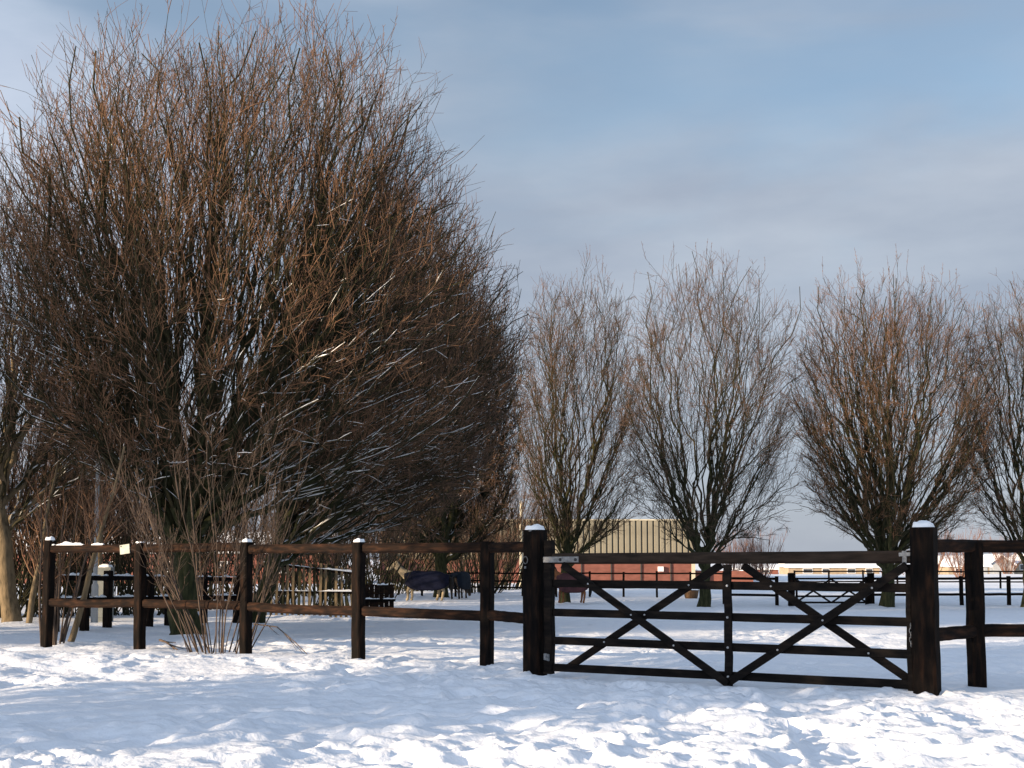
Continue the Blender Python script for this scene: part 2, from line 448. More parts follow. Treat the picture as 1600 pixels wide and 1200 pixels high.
def fib(n, low, rs, jit=0.35):
    """n directions spread evenly over the part of a sphere above sine `low`"""
    k = np.arange(n) + 0.5
    se = low + (0.998 - low) * k / n + rs.normal(0, jit / n ** 0.5 * 0.5, n)
    se = np.clip(se, low, 0.999)
    az = k * 2.39996 + rs.normal(0, jit * 2 / n ** 0.5, n)
    ce = np.sqrt(1 - se * se)
    return np.stack([np.cos(az) * ce, np.sin(az) * ce, se], 1)
def bez(st, ctl, tg, K, wob, rs):
    q = np.linspace(0, 1, K + 1)[None, :, None]
    P = (1 - q) ** 2 * st[:, None] + 2 * q * (1 - q) * ctl[:, None] + q ** 2 * tg[:, None]
    L = np.linalg.norm(tg - st, axis=1)[:, None, None]
    w = rs.normal(0, wob, P.shape) * L / K; w[:, 0] = 0
    return P + w
def tree(name, label, base, fork, cen, rad, trunk_r, N1=14, N2=90, N3=800, n35=3, n4=4, seed=0, lean=(0, 0), group=None,
         twig='twig', bark='bark', snow=0.0, low=-0.7, twl=0.3, tr=0.0055, trop=0.22, tall=0, shoot=(0.3, 0.9), rough=0.13, nb=6, pw=2.5, inner=0.55):
    """bare broadleaf: limbs fan out from the fork, divide towards points spread over the crown's dome, and end in twigs"""
    rs = np.random.RandomState(seed)
    base = np.array(base, float); cen = np.array(cen, float); rad = np.array(rad, float)
    root = thing(name, tuple(base), label, 'tree', group)
    top = base + np.array((lean[0], lean[1], fork))
    K = 8
    tt = np.linspace(0, 1, K + 1)[:, None]
    TP = base + np.array((0, 0, -0.3)) + (top + np.array((0, 0, 0.3)) - base - np.array((0, 0, -0.3))) * tt
    TP[1:-1] += rs.normal(0, 0.03, (K - 1, 3)) * np.array((1, 1, 0))
    tr_ = trunk_r * (1 - 0.25 * tt[:, 0]) + trunk_r * 0.55 * np.exp(-tt[:, 0] * 9)
    tr_[-1] *= 0.7
    tv, tf = tubes(TP[None], tr_[None], 14)
    tv = tv + (0.03 * trunk_r / 0.2) * (vnoise(tv[:, 0] * 9 + tv[:, 2], tv[:, 1] * 9 + tv[:, 2] * 2.1) - 0.5)[:, None] * np.array((1, 1, 0))
    part_np('trunk', (tv, tf), M[bark], root)
    def dome(u, f):                                                  # point on the crown's uneven skin
        b = 1 + rough * (vnoise(u[:, 0] * 2.3 + seed, u[:, 2] * 2.3 + u[:, 1] * 1.7) - 0.5) * 2
        h_ = np.sqrt(u[:, 0] ** 2 + u[:, 1] ** 2)
        q = (h_ ** pw + np.abs(u[:, 2]) ** pw) ** (1 / pw)       # fuller shoulders than an ellipsoid
        return cen + rad * u * (f * b / q)[:, None]
    u1 = fib(N1, low, rs, 0.6); u2 = fib(N2, low, rs, 0.5); u3 = fib(N3, max(-0.97, low - 0.08), rs, 0.9)
    a2 = np.argmax(u2 @ u1.T + rs.normal(0, 0.03, (N2, N1)), 1)
    a3 = np.argmax(u3 @ u2.T + rs.normal(0, 0.015, (N3, N2)), 1)
    # limbs
    tg = dome(u1, rs.uniform(0.72, 0.86, N1))
    hz = 1 - (u1[:, 2] - low) / (1 - low)
    st = top + (base - top) * (rs.uniform(0.0, 0.22, N1) + 0.28 * hz ** 2)[:, None]
    ctl = st + (tg - st) * np.array((0.52, 0.52, 0.40)) + rs.normal(0, 0.10, (N1, 3)) * rad * 0.3
    P1 = bez(st, ctl, tg, 16, 0.15, rs)
    r1 = trunk_r * rs.uniform(0.24, 0.46, N1)[:, None] * (1 - np.linspace(0, 1, 17)[None]) ** 0.9 + tr * 1.2
    for i in range(N1):
        part_np('limb', tubes(P1[i:i + 1], r1[i:i + 1], 7), M[bark], root)
    def sub(P, R_, par, u, f, tmin, tmax, K, wob, rk, rmin, bend):
        n = len(par)
        t = rs.uniform(tmin, tmax, n) 
        p, T = sample(P, par, t)
        g = dome(u, f)
        d = g - p; L = np.linalg.norm(d, axis=1, keepdims=True)
        c = p + T * L * bend + d * (0.45 - bend * 0.5) + np.array((0, 0, -0.04)) * L
        C = bez(p, c, g, K, wob, rs)
        k0 = R_.shape[1] - 1
        r0 = np.maximum(R_[par, (t * k0).astype(int)] * rk, rmin * 1.5)
        return C, np.maximum(r0[:, None] * np.linspace(1, 0.3, K + 1)[None], rmin)
    P2, r2 = sub(P1, r1, a2, u2, rs.uniform(0.84, 0.99, N2), 0.05, 0.52, 11, 0.15, 0.48, tr * 1.5, 0.26)
    f3 = rs.uniform(inner, 1.0, N3) ** 0.6
    P3, r3 = sub(P2, r2, a3, u3, f3, 0.15, 0.80, 6, 0.17, 0.40, tr * 1.25, 0.24)
    P35, r35 = children(P3, r3, n35, (0.2, 0.95), (25, 62), 0.06, (0.25, 0.55), 0.35, cen, rad * 1.10, rs, 3, trop, 0.13, 0.75, tr * 1.1)
    part_np('branches', cat_vf([tubes(P2, r2, 5), tubes(P3, r3, 3), tubes(P35, r35, 3)]), M['branch'], root, kind='stuff')
    A3 = P35
    P4, r4 = children(P35, r35, n4, (0.1, 1.0), (22, 62), 0.08, (0.35, 0.75), twl, cen, rad * 1.12, rs, 2, trop, 0.16, 0.85, tr, 0.7)
    P4b, r4b = children(P3[:, ::2], r3[:, ::2], nb, (0.5, 1.0), (18, 52), 0.10, (0.12, 0.3), twl, cen, rad * 1.12, rs, 2, trop, 0.14, 0.85, tr, 0.7)
    P4 = np.concatenate([P4, P4b]); r4 = np.concatenate([r4, r4b])
    if tall:                                                         # straight young shoots standing a little above the crown
        sel = np.argsort(-P3[:, -1, 2] + rs.rand(len(P3)) * 2.0)[:tall]
        p = P3[sel, -1]
        dd = norm(p - cen) * 0.4 + np.array((0, 0, 1.0)) + rs.normal(0, 0.12, p.shape)
        P5 = grow(p, dd, rs.uniform(shoot[0], shoot[1], len(p)), 2, 0.3, 0.04, rs)
        r5 = np.tile(np.linspace(1.4, 0.8, 3) * tr, (len(p), 1))
        P6, r6 = children(P5, r5, 6, (0.2, 0.95), (30, 60), 0.2, (0.1, 0.2), 0.06, cen, rad * 2, rs, 2, 0.3, 0.1, 0.9, tr, 0.7)
        P4 = np.concatenate([P4, P5, P6]); r4 = np.concatenate([r4, r5, r6])
    part_np('twigs', tubes(P4, r4, 3), M[twig], root, kind='stuff')
    if snow:
        sn = [snow_on(P1, r1, rs, 0.86, min(1, snow * 1.3), 0.006, 0.55, 0.004), snow_on(P2, r2, rs, 0.80, min(1, snow), 0.005, 0.6, 0.003), snow_on(P3, r3, rs, 0.60, snow * 0.35, 0.004, 0.55, 0.002)]
        part_np('snow_cover', cat_vf([q for q in sn if q is not None]), M['capsnow'], root, kind='stuff')
    return root
def copy_tree(root, loc, rz, label, sc=1.0):
    r = root.copy(); COL.objects.link(r)
    r.location = loc; r.rotation_euler = (0, 0, rz); r.scale = (sc, sc, sc)
    r['label'] = label
    BASE[r.name] = Vector(loc)
    for ch in root.children:
        c = ch.copy(); COL.objects.link(c); c.parent = r
    return r
def shrub(name, label, base, h, spread, fan, nst, ntw, seed, mat='stem', twig='twig', cat='shrub', group=None, r0=0.012, trop=0.5, tl=0.25, wob=0.035):
    rs = np.random.RandomState(seed)
    base = np.array(base, float)
    root = thing(name, tuple(base), label, cat, group)
    a = rs.uniform(0, 2 * math.pi, nst); rr = np.sqrt(rs.rand(nst))
    p = base + np.stack([np.cos(a) * rr * spread, np.sin(a) * rr * spread, np.full(nst, -0.15)], 1)
    d = np.stack([np.cos(a) * rr * fan, np.sin(a) * rr * fan, np.ones(nst)], 1) + rs.normal(0, 0.09, (nst, 3))
    L = h * rs.uniform(0.55, 1.08, nst)
    P1 = grow(p, d, L, 9, trop * 0.4, wob, rs)
    r1 = (r0 * rs.uniform(0.6, 1.25, nst))[:, None] * np.linspace(1, 0.35, 10)[None, :]
    part_np('stems', tubes(P1, r1, 5), M[mat], root, kind='stuff')
    big = np.array((99.0, 99, 99))
    P2, r2 = children(P1, r1, ntw, (0.3, 0.98), (20, 50), 0.15, (0.15, 0.35), tl, base, big, rs, 4, trop, 0.12, 0.5, 0.004)
    P3, r3 = children(P2, r2, 3, (0.2, 0.98), (20, 55), 0.15, (0.3, 0.6), tl * 0.5, base, big, rs, 3, trop, 0.14, 0.8, 0.0035)
    part_np('twigs', cat_vf([tubes(P2, r2, 3), tubes(P3, r3, 3)]), M[twig], root, kind='stuff')
    return root

# ================================================================== SETTING
def make_ground():
    xs = list(np.arange(-5.0, 5.0001, 0.048))
    st = 0.045; x = 5.0; out = []
    while x < 2500:
        st = min(st * 1.07, 0.32) if x < 25 else st * 1.10
        x += st; out.append(x)
    xs = np.array([-q for q in out[::-1]] + xs + out)
    ys = [-400, -250, -150, -90, -60, -40, -28, -20, -14, -10, -7, -4.5, -2.5, -1, 0.5, 1.8, 2.8, 3.6, 4.2, 4.7, 5.1, 5.4, 5.7, 5.9, 6.1, 6.25, 6.4]
    y = 6.4
    while y < 3500:
        y += float(np.clip(y * y / 3500, 0.040, 2.0)) if y < 210 else y * 0.03
        ys.append(y)
    ys = np.array(ys, float)
    X, Y = np.meshgrid(xs, ys)
    Z = ground_z(X, Y)
    # boot and hoof prints: trodden lines to the gate and along the fence, and stray ones
    rs = np.random.RandomState(77)
    prints = []
    def track(p, q, step, side, wob):
        p = np.array(p, float); q = np.array(q, float); n = int(np.linalg.norm(q - p) / step)
        t = (q - p) / np.linalg.norm(q - p); nn = np.array((-t[1], t[0]))
        for i in range(n):
            c = p + t * step * i + nn * (side * (1 if i % 2 else -1) + wob * math.sin(i * 0.35 + p[0])) + rs.normal(0, 0.05, 2)
            prints.append((c[0], c[1], math.atan2(t[1], t[0]) + rs.normal(0, 0.2), 0.15, 0.065, rs.uniform(0.025, 0.05)))
    track((1.0, 5.0), (2.4, 12.0), 0.36, 0.10, 0.15); track((1.5, 12.2), (0.4, 5.5), 0.34, 0.11, 0.2)
    track((-4.6, 15.4), (4.0, 10.2), 0.36, 0.10, 0.2); track((4.8, 9.2), (-5.2, 12.8), 0.38, 0.12, 0.3)
    track((-3.5, 7.2), (4.0, 8.6), 0.37, 0.10, 0.2); track((2.2, 12.6), (-1.5, 30), 0.4, 0.12, 0.5)
    for k in range(420):
        y_ = 6.6 + 22 * rs.rand() ** 1.6; x_ = rs.uniform(-0.5, 0.5) * y_
        prints.append((x_, y_, rs.uniform(0, 6.3), rs.uniform(0.06, 0.15), rs.uniform(0.05, 0.08), rs.uniform(0.015, 0.04)))
    for (cx, cy, an, a_, b_, dp) in prints:
        i0, i1 = np.searchsorted(ys, (cy - 0.4, cy + 0.4)); j0, j1 = np.searchsorted(xs, (cx - 0.4, cx + 0.4))
        if i1 <= i0 or j1 <= j0: continue
        dx = X[i0:i1, j0:j1] - cx; dy = Y[i0:i1, j0:j1] - cy
        e = np.sqrt(((dx * math.cos(an) + dy * math.sin(an)) / a_) ** 2 + ((dy * math.cos(an) - dx * math.sin(an)) / b_) ** 2)
        Z[i0:i1, j0:j1] += -dp * (1 - sstep(0.55, 1.15, e)) + dp * 0.45 * np.exp(-((e - 1.45) / 0.35) ** 2) * (0.6 + 0.8 * vnoise(dx * 9 + cx * 7, dy * 9 + cy))
    V = np.stack([X, Y, Z], -1).reshape(-1, 3)
    nx, ny = len(xs), len(ys)
    i = np.arange(nx * ny).reshape(ny, nx)
    F = np.stack([i[:-1, :-1], i[:-1, 1:], i[1:, 1:], i[1:, :-1]], -1).reshape(-1, 4)
    o = link('snowy_ground', mesh_np('snowy_ground', V, F), M['snow'])
    o['kind'] = 'structure'
make_ground()

# ================================================================== NEAR FENCE AND GATE
GA = at(836, 1052, 13.3); GB = at(1449, 1085, 11.1)          # the two gate posts
GA = np.array((GA.x, 13.3)); GB = np.array((GB.x, 11.1))
gdir = (GB - GA) / np.linalg.norm(GB - GA)
gnor = np.array((gdir[1], -gdir[0]))                          # towards the camera
if gnor[1] > 0: gnor = -gnor
GANG = math.atan2(gdir[1], gdir[0])

def post(parent, name, x, y, w, h, ang, d_=None, lean=(0, 0), cap=0.0, mat='wood', seed=0, z=None):
    zb = gz(x, y) if z is None else z
    u = (math.cos(ang), math.sin(ang), 0)
    vf = beam((x, y, zb - 0.55), (x + lean[0], y + lean[1], zb + h), d_ or w, w, up=u, rings=10, cham=0.10, jit=0.0025)
    o = part_np(name, vf, M[mat], parent, smooth=False)
    if cap:
        part_np('snow_cap', snow_dome(x + lean[0], y + lean[1], zb + h, w * 0.95, (d_ or w) * 0.95, cap, ang, seed=seed), M['capsnow'], o)
    return zb + h

# left-hand fence
LF = [(72, 1005, 17.9, 844), (219, 1012, 17.0, 848), (384, 1020, 16.1, 847), (560, 1035, 14.7, 847), (760, 1043, 13.95, 846)]   # photo column and row of the foot, distance, row of the top
pts = [np.array((at(px, py, Y).x, Y)) for px, py, Y, h in LF]
fr = thing('post_and_rail_fence', (pts[0][0], pts[0][1], 0), 'dark brown two-rail wooden fence running left from the gate', 'fence')
for i, (px, py, Y, h) in enumerate(LF):
    nb = pts[min(i + 1, 4)] - pts[max(i - 1, 0)]
    post(fr, 'post', pts[i][0], pts[i][1], 0.128, 1.6, math.atan2(nb[1], nb[0]), lean=(_jr.normal(0, 0.012), 0), cap=[0.05, 0.018, 0.045, 0.04, 0.0][i], seed=i + 1, z=at(px, h, Y).z - 1.6)
fe = pts + [GA]
for i in range(5):
    a, b = fe[i], fe[i + 1]
    u = (b - a) / np.linalg.norm(b - a)
    for zz, hh in ((1.355 if i else 1.36, 0.115), (0.615, 0.115)):
        dz = _jr.normal(0, 0.008)
        p = (a[0] + u[0] * 0.06, a[1] + u[1] * 0.06, zz + dz); q = (b[0] - u[0] * 0.06, b[1] - u[1] * 0.06, zz + _jr.normal(0, 0.01))
        rl = part_np('rail', beam(p, q, 0.075, hh, rings=12, cham=0.3, jit=0.002, bow=_jr.normal(0, 0.008)), M['rail'], fr, smooth=False)
        if zz > 1 and i in (0,):
            part_np('snow_ridge', snow_ridge((p[0], p[1], p[2] + hh / 2), (p[0] + (q[0] - p[0]) * .62, p[1] + (q[1] - p[1]) * .62, p[2] + hh / 2), 0.07, 0.05, i, cover=0.95), M['capsnow'], rl)
# the fence right of the gate
r1 = np.array((at(1525, 1000, 11.75).x, 11.75)); r2 = r1 + np.array((1.75, 0.25)); r3 = r2 + np.array((1.75, 0.25))
rf = thing('post_and_rail_fence', (r1[0], r1[1], 0), 'short stretch of dark two-rail fence right of the latch post', 'fence')
for i, p in enumerate((r1, r2, r3)):
    post(rf, 'post', p[0], p[1], 0.135, 1.6, 0.14, cap=0.0, seed=30 + i, z=at(1525, 849, 11.75).z - 1.6)
rr = [GB + np.array((0.1, 0.06)), r1, r2, r3]
for i in range(3):
    a, b = rr[i], rr[i + 1]
    for zz in (1.355, 0.56):
        part_np('rail', beam((a[0], a[1], zz), (b[0], b[1], zz + _jr.normal(0, 0.006)), 0.075, 0.12, rings=10, cham=0.3, jit=0.002), M['rail'], rf, smooth=False)

def gate_post(xy, ztop, label, ring):
    t = thing('gate_post', (xy[0], xy[1], gz(*xy)), label, 'gate post', 'posts of the near gate')
    zt = post(t, 'timber', xy[0], xy[1], 0.205, 1.8, GANG, cap=0.055, seed=77 if ring else 78, z=ztop - 1.8)
    if ring:
        c = np.array((xy[0] - gdir[0] * 0.05, xy[1] - gdir[1] * 0.05)) + gnor * 0.112
        th = np.linspace(0, 2 * math.pi, 17)
        P = np.stack([c[0] + gdir[0] * 0.028 * np.cos(th), c[1] + gdir[1] * 0.028 * np.cos(th), 1.22 + 0.038 * np.sin(th)], 1)
        part_np('ring', tubes(P[None], np.full((1, 17), 0.006), 6), M['greyiron'], t)
        part_np('staple', beam((c[0], c[1], 1.13), (c[0], c[1], 1.155), 0.018, 0.018, up=(gdir[0], gdir[1], 0), rings=1), M['galv'], t)
    return t
gate_post(GA, at(836, 828, 13.3).z, 'stout square hinge post with snow cap at left end of gate', True)
gpb = gate_post(GB, at(1449, 824, 11.1).z, 'stout square latch post with snow cap at right end of gate', False)
# chain hanging on the latch post
c0 = GB - gdir * 0.118 + gnor * 0.05
for k in range(5):
    th = np.linspace(0, 2 * math.pi, 13)
    ax = gdir if k % 2 else gnor
    P = np.stack([c0[0] + ax[0] * 0.014 * np.cos(th), c0[1] + ax[1] * 0.014 * np.cos(th), 0.64 - k * 0.04 + 0.026 * np.sin(th)], 1)
    part_np('chain_link', tubes(P[None], np.full((1, 13), 0.005), 5), M['galv'], gpb)

# the gate
G0 = GA + gdir * 0.225; G1 = GB - gdir * 0.110
gl = np.linalg.norm(G1 - G0)
gate = thing('field_gate', (G0[0], G0[1], 0.05), 'closed five-bar wooden field gate with crossed diagonal braces', 'gate')
def gp(s, z, off=0.0):
    q = G0 + gdir * s + gnor * off
    return (q[0], q[1], z)
def gate_s(px):                                               # distance along the gate that shows at photo column px
    lo, hi = 0.0, gl
    for _ in range(40):
        m = (lo + hi) / 2
        q = G0 + gdir * m
        if 800 + FPX * q[0] / q[1] < px: lo = m
        else: hi = m
    return lo
NR = (gnor[0], gnor[1], 0)
part_np('hinge_stile', beam(gp(-0.045, 0.02), gp(-0.045, 1.43), 0.085, 0.10, up=(gdir[0], gdir[1], 0), rings=8), M['gatewood'], gate, smooth=False)
part_np('top_rail', beam(gp(0.01, 1.235), gp(gl, 1.255), 0.085, 0.115, rings=14, cham=0.25, jit=0.0008), M['gatetop'], gate, smooth=False)
for z0, z1 in ((0.975, 0.977), (0.668, 0.673), (0.374, 0.386), (0.09, 0.115)):
    part_np('rail', beam(gp(0.01, z0), gp(gl, z1), 0.035, 0.080, rings=14, jit=0.0007), M['gatewood'], gate, smooth=False)
part_np('closing_stile', beam(gp(gl - 0.028, 0.05), gp(gl - 0.028, 1.19), 0.06, 0.05, up=(gdir[0], gdir[1], 0), rings=8), M['gatewood'], gate, smooth=False)
sm = gate_s(1138)
part_np('middle_stile', beam(gp(sm, -0.0, 0.036), gp(sm, 1.18, 0.036), 0.032, 0.078, up=(gdir[0], gdir[1], 0), rings=8), M['gatewood'], gate, smooth=False)
br = [((gate_s(884), 1.17), (sm - 0.0, 0.035), 0.036 + 0.034), ((gate_s(886), 0.10), (gate_s(1124), 1.18), -0.036),
      ((sm + 0.03, 0.06), (gate_s(1418), 1.18), 0.036 + 0.034), ((gate_s(1158), 1.17), (gl - 0.03, 0.14), -0.036)]
for (s0, z0), (s1, z1), off in br:
    part_np('brace', beam(gp(s0, z0, off), gp(s1, z1, off), 0.030, 0.074, up=(0, 0, 1), rings=12, jit=0.0004), M['gatewood'], gate, smooth=False)
# hinge strap, bolts and latch
hs = part_np('hinge_strap', beam(gp(-0.09, 1.225, 0.048), gp(0.34, 1.228, 0.048), 0.008, 0.062, rings=2, cham=0.3, jit=0), M['galv'], gate, smooth=False)
def bolt(s, z, off, mat, par, r=0.012):
    th = np.arange(8) * math.pi / 4
    c = np.array(gp(s, z, off)); g3 = np.array((gdir[0], gdir[1], 0)); n3 = np.array(NR)
    ring = lambda rr, o: c + n3 * o + (np.cos(th)[:, None] * g3 + np.sin(th)[:, None] * np.array((0, 0, 1.0))) * rr
    V = np.concatenate([ring(r, 0), ring(r, 0.007), ring(r * 0.5, 0.011)])
    F = [(i + 8 * k, (i + 1) % 8 + 8 * k, (i + 1) % 8 + 8 * (k + 1), i + 8 * (k + 1)) for k in range(2) for i in range(8)]
    F += [(16, 17, 18, 19), (16, 19, 20, 23), (20, 21, 22, 23)]
    part_np('bolt', (V, np.array(F)), M[mat], par)
for s in (0.12, 0.305): bolt(s, 1.227, 0.053, 'iron', hs, 0.016)
for z in (0.976, 0.67, 0.38, 0.10): bolt(sm, z, 0.054, 'boltm', gate)
def lerp_s(b, z):
    (s0, z0), (s1, z1), off = b
    return s0 + (s1 - s0) * (z - z0) / (z1 - z0)
for b in br:
    for z in (0.976, 0.67, 0.38):
        bolt(lerp_s(b, z), z, b[2] + 0.017 if b[2] > 0 else 0.019, 'boltm', gate, 0.010)
part_np('bottom_hinge', beam(gp(-0.07, 0.20, 0.065), gp(-0.01, 0.20, 0.065), 0.03, 0.07, rings=2), M['galv'], gate, smooth=False)
part_np('latch', beam(gp(gl - 0.10, 1.275, 0.05), gp(gl + 0.03, 1.285, 0.05), 0.02, 0.035, rings=3), M['galv'], gate, smooth=False)
part_np('latch_plate', beam(gp(gl - 0.055, 1.19, 0.048), gp(gl - 0.055, 1.31, 0.048), 0.010, 0.04, up=(gdir[0], gdir[1], 0), rings=2), M['galv'], gate, smooth=False)

# small white notice on the left fence's top rail
sgn = at(195, 851, 17.0)
a0 = fe[0]; u01 = (fe[1] - fe[0]) / np.linalg.norm(fe[1] - fe[0])
n01 = np.array((u01[1], -u01[0])); n01 = n01 if n01[1] < 0 else -n01
s01 = 1.58
c = a0 + u01 * s01 + n01 * 0.05
sg = part_np
nt_ = thing('notice_plate', (c[0], c[1], 1.36), 'small pale notice plate fixed to the top rail of left fence', 'sign')
part_np('plate', beam((c[0] - u01[0] * 0.09, c[1] - u01[1] * 0.09, 1.345), (c[0] + u01[0] * 0.09, c[1] + u01[1] * 0.09, 1.365), 0.012, 0.13, rings=2, jit=0), M['palegrey'], nt_, smooth=False)
part_np('screw', beam((c[0] - u01[0] * 0.07, c[1] - u01[1] * 0.07 - 0.008, 1.39), (c[0] - u01[0] * 0.07, c[1] - u01[1] * 0.07 - 0.014, 1.39), 0.014, 0.014, rings=1), M['iron'], nt_)

# ================================================================== FENCES FURTHER BACK
def fence(label, P, h, rails, pw=0.12, rw=0.05, rh=0.10, snow=False, mat='wood', cover=0.8, group=None, jit=0.01):
    P = [np.array(p, float) for p in P]
    t = thing('post_and_rail_fence', (P[0][0], P[0][1], gz(*P[0])), label, 'fence', group)
    for i, p in enumerate(P):
        nb = P[min(i + 1, len(P) - 1)] - P[max(i - 1, 0)]
        z = float(macro(p[0], p[1]))
        vf = beam((p[0], p[1], z - 0.3), (p[0] + _jr.normal(0, jit), p[1], z + h + _jr.normal(0, 0.02)), pw, pw, up=(nb[0], nb[1], 0), rings=4)
        part_np('post', vf, M[mat], t, smooth=False)
    for i in range(len(P) - 1):
        a, b = P[i], P[i + 1]
        za = float(macro(*a)); zb = float(macro(*b))
        for j, k in enumerate(rails):
            vf = beam((a[0], a[1], za + k), (b[0], b[1], zb + k + _jr.normal(0, 0.01)), rw, rh, rings=5, cham=0.25)
            o = part_np('rail', vf, M[mat], t, smooth=False)
            if snow:
                part_np('snow_ridge', snow_ridge((a[0], a[1], za + k + rh / 2), (b[0], b[1], zb + k + rh / 2), rw * 1.3, 0.055, i * 7 + j, cover=cover), M['capsnow'], o)
    return t
def line(px0, Y0, px1, Y1, n):
    return [((px0 + (px1 - px0) * i / n - 800) / FPX * (Y0 + (Y1 - Y0) * i / n), Y0 + (Y1 - Y0) * i / n) for i in range(n + 1)]
fence('older dark two-rail fence under the big tree with snow on its rails',
      [(at(110, 0, 23.6).x, 23.6), (at(155, 0, 24.2).x, 24.2), (at(190, 0, 25.2).x, 25.2), (at(252, 0, 26.4).x, 26.4), (at(282, 0, 27.2).x, 27.2), (at(335, 0, 28.4).x, 28.4), (at(385, 0, 29.5).x, 29.5)],
      1.18, (0.62, 1.05), 0.15, 0.06, 0.10, snow=True, cover=0.9)

# the pale picket hurdle behind the shrub
def pickets():
    x0, x1 = at(428, 0, 34).x, at(566, 0, 35).x
    t = thing('picket_fence', (x0, 34, gz(x0, 34)), 'rough snow-topped picket fence behind the front shrub', 'fence')
    n = 18
    rails = []
    for i in range(n):
        k = i / (n - 1)
        x = x0 + (x1 - x0) * k; y = 34 + k
        z = float(macro(x, y))
        top = 1.24 - 0.34 * k + _jr.uniform(-0.05, 0.05)
        o = part_np('picket', beam((x, y, z - 0.1), (x + _jr.normal(0, 0.02), y, z + 0.45 + top), 0.025, 0.075, up=(1, 0.15, 0), rings=4), M['barktan' if i % 3 else 'branch'], t, smooth=False)
    for za, zb in ((1.50, 1.18), (0.72, 0.66)):
        zz = float(macro(x0, 34))
        o = part_np('rail', beam((x0 - 0.1, 34.05, zz + za), (x1 + 0.1, 35.05, zz + zb), 0.05, 0.08, rings=6), M['rail'], t, smooth=False)
        part_np('snow_ridge', snow_ridge((x0 - 0.1, 34.0, zz + za + 0.04), (x1 + 0.1, 35.0, zz + zb + 0.04), 0.08, 0.06, 4, cover=0.9), M['capsnow'], o)
pickets()
# boarded gate end next to it
def boards():
    Y = 43
    x0, x1 = at(577, 0, Y).x, at(622, 0, Y).x
    z = float(macro(x0, Y))
    t = thing('boarded_panel', (x0, Y, z), 'dark boarded fence panel left of the navy-rugged pony', 'fence panel')
    n = 6
    w = (x1 - x0) / n
    for i in range(n):
        part_np('board', beam((x0 + w * (i + 0.5), Y, z - 0.1), (x0 + w * (i + 0.5), Y, z + 0.92 + _jr.normal(0, 0.01)), 0.025, w * 0.94, up=(1, 0, 0), rings=3), M['rail'], t, smooth=False)
    o = part_np('rail', beam((x0 - 0.05, Y - 0.04, z + 0.38), (x1 + 0.05, Y - 0.04, z + 0.38), 0.05, 0.09, rings=4), M['wood'], t, smooth=False)
    part_np('snow_ridge', snow_ridge((x0 - 0.05, Y - 0.045, z + 0.425), (x1 + 0.05, Y - 0.045, z + 0.425), 0.06, 0.05, 9, cover=0.95), M['capsnow'], o)
    part_np('snow_ridge', snow_ridge((x0 + 0.3, Y, z + 0.91), (x1 - 0.1, Y, z + 0.91), 0.05, 0.06, 12, cover=0.9), M['capsnow'], t)
boards()

fence('thin dark rail fence crossing the paddock below the barn', line(660, 60, 1130, 58, 9), 1.22, (0.45, 0.75, 1.12), 0.10, 0.045, 0.075)
fence('near paddock fence between the small far gate and frame edge', line(1352, 49, 1720, 50, 5), 1.15, (0.42, 1.05), 0.13, 0.05, 0.10)
fence('low paddock fence left of the small far gate', line(1130, 50, 1212, 49.2, 1), 1.15, (0.40, 1.05), 0.13, 0.05, 0.10)
fence('farthest dark rail fence in front of the snowy houses', line(1240, 82, 1720, 80, 9), 1.2, (0.45, 1.12), 0.11, 0.05, 0.09)
fence('distant dark rail fence at left edge behind leaning trunk', line(-60, 62, 330, 64, 7), 1.3, (0.45, 0.85, 1.22), 0.12, 0.05, 0.09)

def far_gate():
    Y = 49.0
    xa, xb = at(1222, 0, Y).x, at(1342, 0, Y).x
    z = float(macro(xa, Y))
    for k, x in enumerate((xa, xb)):
        t = thing('gate_post', (x, Y, z), ['left', 'right'][k] + ' dark post of the small gate far across the paddock', 'gate post', 'posts of the far gate')
        o = part_np('timber', beam((x, Y, z - 0.3), (x, Y, z + 1.28), 0.24, 0.24, up=(1, 0, 0), rings=4), M['wood'], t, smooth=False)
    g = thing('field_gate', (xa + 0.2, Y, z), 'small dark cross-braced gate far across the paddock', 'gate')
    a, b = xa + 0.16, xb - 0.16
    for k in (0.12, 0.36, 0.62, 1.06):
        part_np('rail', beam((a, Y, z + k), (b, Y, z + k), 0.04, 0.075, rings=3), M['gatewood'], g, smooth=False)
    m = (a + b) / 2
    for x in (a + 0.04, b - 0.04):
        part_np('stile', beam((x, Y - 0.045, z + 0.08), (x, Y - 0.045, z + 1.1), 0.04, 0.08, up=(1, 0, 0), rings=3), M['gatewood'], g, smooth=False)
    for (s, e) in ((a, m), (m, b)):
        part_np('brace', beam((s, Y - 0.045, z + 0.12), (e, Y - 0.045, z + 1.05), 0.035, 0.07, rings=3), M['gatewood'], g, smooth=False)
        part_np('brace', beam((s, Y + 0.045, z + 1.05), (e, Y + 0.045, z + 0.12), 0.035, 0.07, rings=3), M['gatewood'], g, smooth=False)
far_gate()

